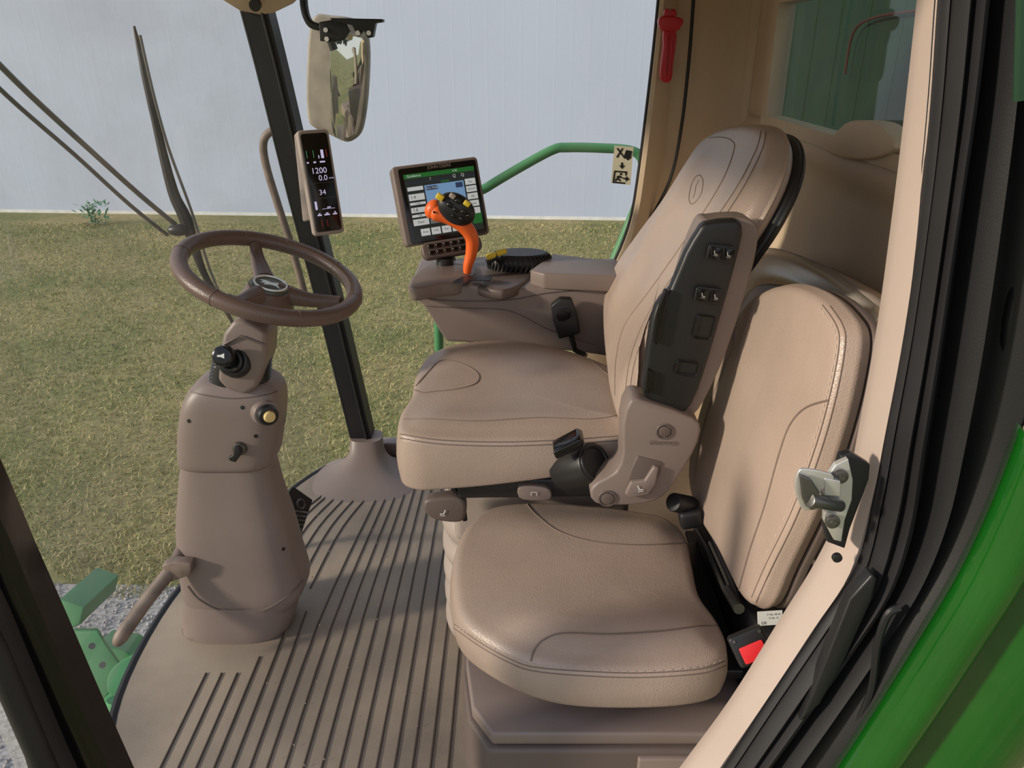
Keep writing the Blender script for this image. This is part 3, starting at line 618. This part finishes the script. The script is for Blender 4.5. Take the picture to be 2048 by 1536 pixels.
seam(tb1,[(1400,350),(1406,362),(1403,385),(1393,402),(1383,408),(1378,398),(1382,372),(1391,354),(1400,350)],ob,.0011,'embossed_badge')
seam(tb1,[(1398,360),(1392,372),(1390,385),(1386,396)],ob,.0009,'embossed_badge')
mb=MB(); cushion(mb,[atp(u,v,p0b,n_b)-n_b*.053+V((.0,-.004,.004)) for u,v in pxb],n_b,.024,0,.011,bulge=.003); mb.build('back_shell','black',os_)
def slab(pxs,Y,dy,name,m,par,bev=.006,sub=0,dx=0):
    P=[at(u,v,Y=Y) for u,v in pxs]
    if sub: P=cr(P,sub,True)
    mb=MB(); mb.prism(P,(dx,dy,0),bev); return mb.build(name,m,par)
ar=slab([(1400,452),(1425,440),(1490,436),(1514,452),(1517,480),(1500,560),(1455,700),(1410,800),(1380,836),(1360,832),(1330,700),(1360,560)],1.345,.06,'armrest','plastic',os_,.012,3)
af=slab([(1398,462),(1412,447),(1472,440),(1486,456),(1480,500),(1438,650),(1398,780),(1372,824),(1350,830),(1312,812),(1286,786),(1290,740),(1304,640),(1322,600),(1342,578),(1372,506)],1.325,.03,'armrest_panel','black',ar,.008,2)
slab([(1330,578),(1338,584),(1326,650),(1316,690),(1308,688),(1314,630)],1.315,.012,'armrest_slot','gloss',af,.002)
slab([(1296,740),(1304,745),(1300,790),(1290,784)],1.315,.012,'armrest_slot','gloss',af,.002)
def seaticon(fr,s,name,par,m='icon'):
    mb=MB()
    mb.prism([fr.p(a*s,b_*s,0) for a,b_ in ((-.8,1),(-.5,1),(-.1,-.2),(.9,-.3),(.9,-.55),(-.35,-.45))],fr.z*.0006); mb.prism([fr.p(a*s,b_*s,0) for a,b_ in ((-.6,-.85),(.9,-.85),(.9,-1.02),(-.6,-1.02))],fr.z*.0006); return mb.build(name,m,par)
def switch(u,v,ang,par):
    fr=Fr(at(u,v,Y=1.318),V((math.cos(ang),0,math.sin(ang))),V((0,0.05,1)))
    mb=MB(); mb.prism(srect(fr,.05,.028,.006),V((0,-.004,0)),.001); sw_=mb.build('rocker_switch','black',par)
    for s_ in (-1,1):
        mb=MB(); f2=Fr(fr.p(s_*.0115,0,0)+V((0,-.0042,0)),fr.x,fr.y); mb.prism(srect(f2,.021,.022,.003),V((0,-.0025,0)),.0008); mb.build('rocker_key','gloss',sw_)
        f2=Fr(fr.p(s_*.0115,0,0)+V((0,-.0072,0)),fr.x,fr.y); seaticon(f2,.0046,'switch_icon',sw_)
switch(1442,506,-.12,ar); switch(1417,590,-.12,ar)
for u,v,w_,h_ in ((1408,655,40,46),(1373,737,50,28)):
    mb=MB(); fr=Fr(at(u,v,Y=1.322),V((1,0,-.15)),V((.15,0,1))); pr=srect(fr,w_*.00087,h_*.00095,.005); mb.tube(pr+[pr[0]],.0012,5); mb.build('blank_outline','gloss',af)
BY=1.31
br_=slab([(1262,800),(1300,806),(1385,836),(1402,862),(1385,910),(1350,965),(1325,995),(1290,1008),(1235,1012),(1192,1008),(1180,985),(1196,965),(1232,945),(1246,905),(1246,850)],BY,.07,'recliner_bracket','plastic',os_,.006,2)
slab([(1275,912),(1325,925),(1322,945),(1312,965),(1300,990),(1270,985),(1252,972),(1262,940)],BY-.003,.01,'lever_recess','plastic_d',br_,.003)
lv=slab([(1262,965),(1290,962),(1308,934),(1318,936),(1312,968),(1298,990),(1262,997),(1250,990)],BY-.013,.012,'recline_lever','plastic',br_,.003)
seaticon(Fr(at(1280,977,Y=BY-.015),(1,0,.1),(0,0,1)),.007,'lever_icon',lv,'white')
for u,v,r_ in ((1329,863,.015),(1215,997,.017)):
    mb=MB(); p=at(u,v,Y=BY-.001); mb.torus(Fr(p,(1,0,0),(0,0,1)),r_,.002,28,6); mb.cyl(p+V((0,.002,0)),p+V((0,-.003,0)),r_*.75,bev=.001); mb.build('bolt_cap','plastic_d',br_)
mb=MB(); mb.text('GRAMMER',Fr(at(1328,887,Y=BY-.0012),(1,0,-.05),(0,0,1)),.009,sx=1); mb.build('raised_lettering','plastic_d',br_,flat=True)
mb=MB(); c0=at(1125,945,Y=1.42);c1=at(1190,925,Y=1.36); mb.cyl(c0,c1,.038,.043,bev=.004); ax=(c1-c0).normalized(); mb.torus(Fr(c1,ax.cross(V((0,0,1))),ax.cross(ax.cross(V((0,0,1))))),.034,.004); cyl_=mb.build('belt_retractor','black',os_)
mb=MB(); mb.prism([at(u,v,Y=1.335) for u,v in ((1106,905),(1158,878),(1170,884),(1165,898),(1112,920))],(0,.05,0),.004); mb.build('retractor_clip','gloss',cyl_)
mb=MB(); mb.prism([V((-.12,1.45,.575)),V((.3,1.42,.60)),V((.3,1.95,.60)),V((-.12,1.95,.575))],(0,0,.05),.008); mb.build('seat_pan','black',os_)
mb=MB(); mb.prism([V((-.14,1.5,.56)),V((.3,1.5,.56)),V((.3,1.9,.56)),V((-.14,1.9,.56))],(0,0,.025),.004); mb.build('slide_rail','black',os_)
mb=MB(); mb.box(Fr(V((.07,1.74,.47)),(1,0,0),(0,1,0)),.42,.38,.17,.02); mb.build('suspension_housing','plastic_l',os_)
R=[]
for k in range(33):
    u=k/32; o_=.015*abs(math.sin(u*math.pi*5)); R.append(sup(.055,1.80,.40*u,.228+o_,.21+o_,3.6,44))
mb=MB(); mb.rings(R); mb.build('suspension_bellows','plastic_l',os_)
mb=MB(); mb.tube([at(u,v,Y=1.49) for u,v in ((905,975),(925,1000),(930,1040))],.006,8); mb.build('pull_rod','black',os_)
hd=slab([(846,1012),(856,1000),(900,994),(922,998),(932,1010),(930,1038),(912,1047),(872,1042),(850,1028)],1.47,.035,'height_lever','plastic_d',os_,.009,3)
seaticon(Fr(at(886,1026,Y=1.467),(-1,0,0),(0,0,1)),.008,'lever_icon',hd,'white')
h2=slab([(1036,978),(1050,972),(1090,976),(1102,984),(1100,1000),(1060,1002),(1038,996)],1.42,.03,'slide_lever','plastic',os_,.005,2)
mb=MB(); f2=Fr(at(1068,988,Y=1.418),(1,0,0),(0,0,1)); mb.tube([f2.p(-.006,-.004),f2.p(-.006,.004),f2.p(.006,.004),f2.p(.006,-.004)],.0008,5); mb.build('lever_icon','white',h2)
# ================= CONTROL CONSOLE
cc=thing('control_console','brown plastic control armrest on the far side of the driver seat','console',at(1000,700,Y=2.1))
body=[(817,572),(822,596),(846,610),(892,684),(1000,690),(1150,704),(1260,720),(1260,572),(1150,575),(1060,574),(1010,582),(960,568),(900,572),(860,566)]
mb=MB(); mb.prism([at(u,v,Y=2.03) for u,v in body],(0,.30,0),.010)
cb,tcb=mb.build('console_body','plastic',cc,tree=True)
def topslab(pxs,z0,h,name,m,par,bev=.008,sub=3):
    P=[at(u,v,z=z0) for u,v in pxs]
    if sub: P=cr(P,sub,True)
    mb=MB(); mb.prism(P,(0,0,-h),bev); return mb.build(name,m,par)
topslab([(818,572),(822,554),(850,532),(905,524),(945,532),(948,548),(920,562),(880,566),(840,574)],.905,.04,'front_pod','plastic',cc,.012)
topslab([(1060,540),(1105,507),(1240,523),(1275,550),(1215,552),(1088,547)],.925,.045,'storage_lid','plastic',cc,.005,0)
topslab([(945,566),(950,545),(1000,528),(1056,520),(1070,538),(1052,562),(1005,580)],.892,.03,'centre_panel','plastic_d',cc)
seam(tcb,[(824,592),(880,600),(960,602),(1030,598),(1100,585),(1200,578)],cb,.002,'panel_gap','plastic_d')
seam(tcb,[(845,612),(930,616),(1020,622),(1100,660),(1190,690)],cb,.0016,'panel_gap','plastic_d')
p=at(1040,514,z=.925)
R=[]
for k in range(11):
    a=k/10; R.append([p+V((math.cos(2*math.pi*i/40)*(.095*(.8+.2*math.sin(a*math.pi))+(.003 if i%2 else 0)),math.sin(2*math.pi*i/40)*(.06*(.8+.2*math.sin(a*math.pi))),-.035+.05*a)) for i in range(40)])
mb=MB(); mb.rings(R); dl=mb.build('ribbed_dial','rubber',cc)
mb=MB()
for k in range(20):
    a=math.pi*(1.02+k/20*.96); d=V((math.cos(a)*.094,math.sin(a)*.060,0)); e_=V((math.cos(a+.1)*.094,math.sin(a+.1)*.060,0)); mb.tube([p+d+V((0,0,-.03)),p+e_*1.02+V((0,0,-.01)),p+d*.9+V((0,0,.014))],.003,5)
mb.build('tread','black',dl)
for u,v in ((983,512),(1003,504)):
    mb=MB(); mb.box(Fr(at(u,v,Y=2.14),(1,.1,.3),(0,1,0)),.03,.018,.016,.005); mb.build('lever_knob','yellow',cc)
mb=MB(); mb.tube([at(975,526,Y=2.14),at(990,514,Y=2.14),at(1003,524,Y=2.16)],.010,8); mb.build('lever_slot','black',cc)
jy=2.10
js=thing('joystick','orange and black multi button drive lever rising from the console','joystick',at(935,555,Y=jy))
mb=MB(); mb.tube(cr([at(u,v,Y=y) for u,v,y in ((934,546,jy),(936,530,jy),(943,503,jy),(943,474,jy-.005),(926,450,jy-.012),(898,432,jy-.015),(872,424,jy-.015),(862,420,jy-.015))],5),[.010,.0135,.0165,.019,.021,.023,.024,.012],16,sx=1.1)
mb.ell(Fr(at(866,418,Y=jy-.012),(1,0,-.6),(0,0,1)),.021,.028,.022); mb.build('grip','orange',js)
fj=Fr(at(913,418,Y=jy-.035),V((.82,0,-.57)),V((.57,0,.82)))
mb=MB(); mb.ell(fj,.054,.040,.022,32,14); hdp=mb.build('button_pad','black',js)
for (u,v,w_,m_) in ((880,394,.014,'yellow'),(934,407,.012,'yellow'),(905,392,.011,'plastic_l'),(900,410,.010,'gloss'),(916,402,.010,'gloss'),(912,420,.010,'gloss'),(928,424,.010,'gloss'),(924,438,.009,'gloss'),(938,432,.009,'gloss'),(907,432,.008,'gloss')):
    mb=MB(); mb.box(fj.at(at(u,v,Y=jy-.054)),w_*1.5,w_*1.2,.01,.003); mb.build('button',m_,hdp)
mb=MB(); mb.cyl(at(934,566,Y=jy+.0),at(934,544,Y=jy+.0),.010,.008); mb.build('stem','black',js)
mb=MB(); mb.prism([at(u,v,z=.908) for u,v in ((905,565),(930,552),(985,556),(980,562),(940,562),(925,572))],(0,0,.003),.001); mb.build('gate_slot','black',cc)
mb=MB(); p=at(868,424,Y=jy-.04); mb.cyl(p,p+V((0,-.004,0)),.003,n=12); mb.build('trigger_pin','gloss',js)
bu=thing('seat_belt_buckle','black seat belt buckle hanging against the console side','buckle',at(1132,700,Y=1.98))
mb=MB(); mb.prism(cr([at(u,v,Y=1.985) for u,v in ((1102,612),(1143,598),(1160,660),(1156,668),(1122,678),(1116,672))],2,True),(0,.025,0),.005); mb.build('housing','black',bu)
mb=MB(); mb.prism(cr([at(u,v,Y=1.984) for u,v in ((1113,624),(1136,616),(1141,634),(1118,642))],2,True),(0,-.004,0),.001); mb.build('button','gloss',bu)
mb=MB(); mb.tube([at(1142,670,Y=2.0),at(1150,700,Y=2.0),at(1172,712,Y=1.98)],.008,8,sx=1.4); mb.build('strap','rubber',bu)
# ================= MONITOR
mo=thing('touch_monitor','square touch screen monitor in brown bezel mounted before the console','monitor',at(890,500,Y=2.3))
TL=at(784,332,t=2.20);TR=at(948,318,t=2.27);BL=at(824,494,t=2.24);BR=at(984,462,t=2.31)
ex=(TR-TL+BR-BL); ey=(TL-BL+TR-BR); cM=(TL+TR+BL+BR)/4; fmn=Fr(cM,ex,ey); W=ex.length/2; H=ey.length/2
mb=MB(); mb.prism(srect(fmn.at(fmn.p(-.004,0,-.05)),W+.012,H+.004,.012),fmn.z*.05,.006); mb.build('housing','plastic',mo)
mb=MB(); mb.prism(srect(fmn.at(fmn.p(0,-.002,.0)),W*.95,H*.955,.008),fmn.z*.003,.001); bz=mb.build('bezel','gloss',mo)
mb=MB(); mb.text('JOHN DEERE',fmn.at(fmn.p(.005,H*.44,.0035)),.009); mb.build('lettering','plastic_l',bz,flat=True)
sw_w,sw_h=W*.86,H*.82; fs_=fmn.at(fmn.p(.002,-H*.02,.0034))
def rect(x0,y0,x1,y1,z,name,m,par):
    mb=MB(); mb.add([fs_.p(x0*sw_w,y0*sw_h,z),fs_.p(x1*sw_w,y0*sw_h,z),fs_.p(x1*sw_w,y1*sw_h,z),fs_.p(x0*sw_w,y1*sw_h,z)],[[0,1,2,3]]); return mb.build(name,m,par,flat=True)
scn=rect(-.5,-.5,.5,.5,0,'screen','scr_dk',mo)
rect(-.5,.43,.5,.5,.0004,'title_bar','scr_gr',scn); rect(.0,.315,.12,.34,.0008,'green_tab','scr_gr',scn); rect(.36,-.40,.5,-.24,.0006,'green_tab','scr_gr',scn)
rect(-.24,-.3,.32,.30,.0004,'map_view','scr_bg',scn); rect(-.24,-.3,.32,-.02,.0005,'map_ground','scr_gy',scn)
for q in ((-.22,.22,-.06,.28),(.2,.2,.3,.28),(-.5,.355,.5,.36)): rect(*q,.0008,'map_label','scr_nv',scn)
tl=[(-.48,y0,-.26,y1) for y0,y1 in ((.24,.30),(.09,.19),(.02,.06),(-.10,-.02),(-.17,-.13),(-.30,-.2))]+[(.34,.22-k*.115,.49,.315-k*.115) for k in range(5)]+[(-.40+k*.15,-.47,-.27+k*.15,-.36) for k in range(4)]
for q in tl: rect(*q,.0006,'tile','scr_wh',scn)
def stx(L_,m):
    for s_,x_,y_,h_ in L_: mb=MB(); mb.text(s_,fs_.at(fs_.p(x_*sw_w,y_*sw_h,.0013)),h_); mb.build('screen_text',m,scn,flat=True)
stx((('Guidance',-.36,.465,.008),('9:30',.22,.465,.006),('Q',.2,.385,.009),('Q',.32,.385,.009),('?',-.14,.385,.009),('Dry Yield',-.14,.25,.006)),'scr_wh')
stx((('1.4',-.42,.14,.009),('1.8',-.42,-.06,.009),('Steer',-.37,-.25,.007),('Track',-.37,.04,.005),('Shift',-.37,-.15,.005),('Set',.415,.265,.006),('ON/OFF',.415,.15,.005),('AB',.415,.035,.006),('Line',.415,-.08,.006),('Auto',-.335,-.41,.006),('A-B',-.185,-.41,.006),('Run',-.035,-.41,.006),('Hdr',.115,-.41,.006)),'scr_dk')
mb=MB(); kp=Fr(at(905,493,Y=2.2),ex,V((0,.5,.85))); mb.prism(srect(kp,.18,.05,.02),-kp.z*.03,.006); kpo=mb.build('keypad','plastic_d',mo)
for r_ in range(2):
    for k in range(6): mb=MB(); mb.box(kp.at(kp.p(-.062+k*.023,-.009+r_*.019,.001)),.017,.013,.004,.002); mb.build('key','gloss',kpo)
mb=MB(); mb.tube([fmn.p(0,-.06,-.05),fmn.p(0,-.10,-.08),at(905,538,Y=2.3)],.018,12); mb.build('mount','black',mo)
mb=MB(); mb.cyl(at(890,535,Y=2.2),at(890,515,Y=2.2),.026,.024); mb.build('pivot_knob','black',mo)
# ================= CORNER POST DISPLAY
pdp=thing('corner_post_display','narrow upright readout display fixed to the black front pillar','display',at(640,470,Y=2.3))
TL=at(605,262,t=2.20);TR=at(668,256,t=2.24);BL=at(618,473,t=2.26);BR=at(679,467,t=2.30)
ex2=(TR-TL+BR-BL); ey2=(TL-BL+TR-BR); cD=(TL+TR+BL+BR)/4; fd=Fr(cD,ex2,ey2); W2=ex2.length/2;H2=ey2.length/2
mb=MB(); mb.prism(srect(fd.at(fd.p(0,0,-.03)),W2,H2,.012),fd.z*.03,.005); mb.build('housing','plastic_l',pdp)
mb=MB(); bs=[at(u,v,t=2.33) for u,v in ((586,268),(612,262),(625,440),(604,445))]; mb.prism(bs,V((.03,.05,0)),.006); mb.build('mounting_base','plastic_l',pdp)
mb=MB(); mb.prism(srect(fd.at(fd.p(0,0,0)),W2*.84,H2*.93,.008),fd.z*.002,.0008); fc=mb.build('screen','gloss',pdp)
for s_,x_,y_,h_ in (('1200',-.02,.115,.017),('0.0',.07,.045,.016),('34',-.02,-.09,.015),('n/min',.34,.04,.005)):
    mb=MB(); mb.text(s_,fd.at(fd.p(x_*W2,y_*H2,.0028)),h_); mb.build('digits','lcd',fc,flat=True)
def rr2(x0,y0,x1,y1,name,m):
    mb=MB(); mb.add([fd.p(x0*W2,y0*H2,.0026),fd.p(x1*W2,y0*H2,.0026),fd.p(x1*W2,y1*H2,.0026),fd.p(x0*W2,y1*H2,.0026)],[[0,1,2,3]]); mb.build(name,m,fc,flat=True)
for q in ((.12,.23,.21,.31),(.03,.23,.06,.26),(-.33,-.25,-.26,-.17),(-.12,-.25,.3,-.246)): rr2(*q,'gauge_bar','lcd')
for q in ((-.3,-.31,-.16,-.298),(-.08,-.31,.10,-.298),(.2,-.31,.34,-.298),(.05,-.24,.17,-.23),(-.36,.19,-.3,.205),(-.15,.19,-.07,.205),(.05,.19,.22,.205),(-.26,-.295,-.2,-.285),(-.02,-.295,.06,-.285),(.26,-.295,.3,-.28)): rr2(*q,'status_icon','lcd')
rr2(-.33,.24,-.315,.31,'gauge_bar','lcd_g');rr2(-.12,.24,-.105,.31,'gauge_bar','lcd_g')
rr2(-.2,-.42,-.19,-.35,'gauge_bar','lcd_r');rr2(-.02,-.42,-.01,-.35,'gauge_bar','lcd_r');rr2(.29,.24,.305,.31,'gauge_bar','lcd_r')
rr2(-.42,.0,.42,.003,'divider','plastic_d');rr2(-.42,-.145,.42,-.142,'divider','plastic_d')
# ================= HAMMER, STICKER
eh=thing('emergency_hammer','red plastic emergency hammer hanging on the tan rear pillar','hammer',at(1335,165,Y=2.5))
def hs_(pxs,dy,name,m,par,Y=2.50,b=.004): return slab(pxs,Y,dy,name,m,par,b,2)
hs_([(1328,60),(1352,60),(1352,90),(1346,135),(1344,158),(1334,166),(1322,158),(1322,135),(1328,90)],.03,'handle','red',eh)
hs_([(1318,40),(1326,32),(1358,34),(1368,42),(1362,54),(1354,62),(1328,62),(1320,54)],.035,'head','red',eh,2.495)
hs_([(1330,20),(1340,17),(1352,20),(1352,34),(1330,34)],.02,'hook','red',eh,2.505,.002)
for l in (((1334,70),(1330,150)),((1345,72),(1338,150))):
    mb=MB(); mb.tube([at(*l[0],Y=2.496),at(*l[1],Y=2.496)],.003,6); mb.build('grip_ridge','red',eh)
mb=MB(); mb.cyl(at(1340,19,Y=2.50),at(1342,24,Y=2.57),.003,n=8); mb.build('hook_pin','dsteel',eh)
YS=2.60
st=thing('exit_sticker','white emergency exit pictogram sticker on the right window glass','sticker',at(1243,368,Y=YS))
def q2(l,Y,name,m,par):
    mb=MB(); mb.prism([at(u,v,Y=Y) for u,v in l],(0,.0005,0)); return mb.build(name,m,par)
q2([(1229,291),(1267,294),(1261,370),(1222,366)],YS,'sheet',mat('sticker_cream',c(228,222,196),.5),st)
Y2=YS-.0012
for l in ([(1233,297),(1236,296),(1251,316),(1249,318)],[(1244,296),(1247,297),(1235,316),(1232,314)],[(1248,312),(1252,300),(1264,302),(1262,316),(1255,321)]): q2(l,Y2,'hammer_pictogram','black',st)
q2([(1242,325),(1246,325),(1246,331),(1250,331),(1244,338),(1238,331),(1242,331)],Y2,'arrow_pictogram','black',st)
for l in ([(1229,341),(1254,343),(1254,346),(1229,344)],[(1228,342),(1231,342),(1228,366),(1225,366)],[(1226,363),(1250,365),(1250,368),(1226,366)],[(1251,344),(1254,344),(1253,351),(1250,351)]): q2(l,Y2,'door_pictogram','black',st)
q2([(1240,346),(1244,346),(1244,350),(1239,350)],Y2,'figure_head','black',st)
q2([(1233,352),(1240,351),(1245,355),(1243,357),(1239,355),(1238,357),(1242,361),(1240,363),(1235,359),(1231,363),(1229,361),(1234,355)],Y2,'running_figure','black',st)
q2([(1246,355),(1252,356),(1252,352),(1259,358),(1251,363),(1251,359),(1246,358)],Y2,'arrow_pictogram','black',st)
# ================= BUDDY SEAT
bs_=thing('passenger_seat','smaller tan leather fold down instructor seat nearest the open door','seat',V((.2,1.25,.42)))
px=[(905,1190),(905,1112),(930,1048),(980,1010),(1060,999),(1160,1003),(1260,1014),(1335,1030),(1372,1065),(1386,1120),(1400,1180),(1436,1232),(1456,1280),(1445,1318),(1380,1336),(1270,1342),(1150,1338),(1065,1320),(985,1284),(925,1240)]
mb=MB()
def hf3(x,y,f): return (.012*math.exp(-((y-.16)/.07)**2)+.018*math.exp(-((y+.17)/.065)**2))*min(1,f*5)*(1 if x>-.12 else max(0,1+(x+.12)*8))
cushion(mb,[at(u,v,z=.548) for u,v in px],(0,0,1),.090,.014,.022,hf=hf3,bulge=.004)
bc,tbc=mb.build('seat_cushion','leather',bs_,tree=True)
for l in ([(908,1248),(960,1285),(1020,1318),(1068,1334),(1160,1342),(1280,1346),(1400,1338),(1450,1322)],[(908,1256),(960,1293),(1020,1326),(1068,1342),(1160,1351),(1280,1355),(1400,1347),(1452,1331)]): seam(tbc,l,bc,.001)
seam(tbc,[(1062,1322),(1070,1298),(1090,1278),(1130,1266),(1220,1268),(1320,1262),(1400,1252),(1440,1252)],bc,.0018)
seam(tbc,[(1052,1006),(1075,1032),(1120,1064),(1190,1084),(1280,1090),(1372,1086)],bc,.0018)
stitches(tbc,[(912,1252),(960,1281),(1020,1314),(1068,1330),(1160,1338),(1280,1342),(1400,1333),(1448,1318)],bc)
n_2=V((-1,0,.12)).normalized(); p0=V((.40,1.25,.64))
pf=[(1380,890),(1402,800),(1440,700),(1480,615),(1520,580),(1568,568),(1622,586),(1662,624),(1680,664),(1672,740),(1647,850),(1600,1000),(1542,1130),(1508,1205),(1475,1192),(1430,1100),(1390,1030),(1374,960)]
mb=MB(); cushion(mb,[atp(u,v,p0,n_2) for u,v in pf],n_2,.048,.008,.018,bulge=.004)
bb,tbb=mb.build('backrest','leather',bs_,tree=True)
for l in ([(1645,610),(1672,650),(1678,690),(1662,780),(1632,890),(1584,1020),(1531,1130),(1503,1195)],[(1660,612),(1686,652),(1690,692),(1674,784),(1644,894),(1596,1026),(1542,1138),(1512,1205)]): seam(tbb,l,bb,.001)
seam(tbb,[(1658,800),(1612,815),(1580,850),(1558,910),(1530,1010),(1500,1100),(1478,1180)],bb,.0018)
seam(tbb,[(1468,650),(1466,690),(1446,740),(1416,820),(1396,900),(1388,970)],bb,.0013)
stitches(tbb,[(1640,616),(1666,654),(1672,692),(1656,778),(1626,886),(1578,1016),(1525,1126),(1498,1190)],bb)
mb=MB(); cushion(mb,[atp(u,v,p0,n_2)-n_2*.048 for u,v in pf],n_2,.016,0,.006); mb.build('back_shell','plastic_d',bs_)
mb=MB(); mb.prism([V((-.02,1.06,.44)),V((.42,1.06,.44)),V((.42,1.45,.44)),V((-.02,1.45,.44))],(0,0,.02),.003)
mb.build('cushion_base','black',bs_)
for l,r_ in ((((1392,1060),(1415,1100),(1440,1160),(1470,1215)),.006),(((1420,1085),(1445,1140),(1470,1200)),.004)):
    mb=MB(); mb.tube(cr([at(u,v,x=.415) for u,v in l],4),r_,10); mb.build('hinge_rod','dsteel',bs_)
mb=MB(); mb.cyl(at(1455,1180,x=.405),at(1478,1218,x=.405),.010,.010); mb.build('hinge_spring','dsteel',bs_)
mb=MB(); mb.prism([V((.43,1.04,.40)),V((.50,1.04,.40)),V((.50,1.5,.40)),V((.43,1.5,.40))],(0,0,.16),.01); mb.build('dark_gap_slab','rubber',bs_)  # black slab added to paint the dark cavity behind the hinge
mb=MB(); mb.prism([V((.42,.90,.405)),V((.70,.90,.405)),V((.70,1.56,.405)),V((.42,1.56,.405))],(0,0,.012),.003); mb.build('mounting_plate','rubber',bs_)
mb=MB(); mb.cyl(at(1345,1004,x=.33),at(1385,1012,x=.38),.020,.020,bev=.005); mb.box(Fr(at(1380,1034,x=.37),(1,0,.2),(0,1,0)),.045,.036,.04,.008); mb.build('belt_retractor','rubber',bs_)
mb=MB(); fL=Fr(at(1540,1236,Y=.985),(1,0,.08),(0,.3,1)); mb.box(fL,.040,.024,.001); lo=mb.build('data_label','white',bs_)
for s_,a,b_,h_ in (('DE',-.010,-.008,.005),('P. No. 40-25',.006,.006,.003),('S. No. 31',.006,.0,.003)): mb=MB(); mb.text(s_,fL.at(fL.p(a,b_,.0008)),h_); mb.build('label_text','black',lo,flat=True)
b2=thing('red_button_buckle','black seat belt buckle with red release button below passenger seat','buckle',at(1500,1300,t=1.2))
f1=Fr(at(1501,1292,t=1.19),V((.93,.1,.42)),V((-.25,.5,.8)))
mb=MB(); mb.prism(srect(f1.at(f1.p(0,0,-.012)),.056,.05,.006),f1.z*.022,.004); mb.build('housing','black',b2)
mb=MB(); mb.prism(srect(f1.at(f1.p(.0,-.007,.010)),.038,.026,.003),f1.z*.003,.001); mb.build('release_button','redb',b2)
for sx_ in (-1,1): mb=MB(); p=f1.p(sx_*.021,.018,.010); mb.cyl(p,p+f1.z*.002,.0025,n=10); mb.build('rivet','dsteel',b2)
mb=MB(); mb.tube([f1.p(0,-.02,-.004),f1.p(0,-.06,-.02)+V((.02,.02,-.03))],.012,8,sx=1.5); mb.build('strap','rubber',b2)
sb=thing('storage_box','brown plastic storage box supporting the passenger seat','storage box',V((.2,1.2,0)))
def plan(d): return [V((-.03-d,.975-d,0)),V((.50,.975-d,0)),V((.50,1.5,0)),V((-.085-d,1.5,0)),V((-.085-d,1.14,0)),V((-.068-d,1.03,0))]
mb=MB(); mb.prism(plan(.012),(0,0,.372),.008); mb.build('box_body','plastic_d',sb)
mb=MB(); mb.prism([p+V((0,0,.376)) for p in plan(.004)],(0,0,.028),.006); mb.build('box_lid','plastic',sb)
mb=MB(); mb.prism([V((.22,.955,.20)),V((.49,.955,.20)),V((.49,.97,.20)),V((.22,.97,.20))],(0,0,.16),.004); mb.build('access_cover','plastic',sb)
mb=MB(); mb.prism([p+V((0,0,.404)) for p in [V((.02,1.08,0)),V((.38,1.08,0)),V((.38,1.44,0)),V((.02,1.44,0))]],(0,0,.034),.003); mb.build('seat_mount','black',sb)
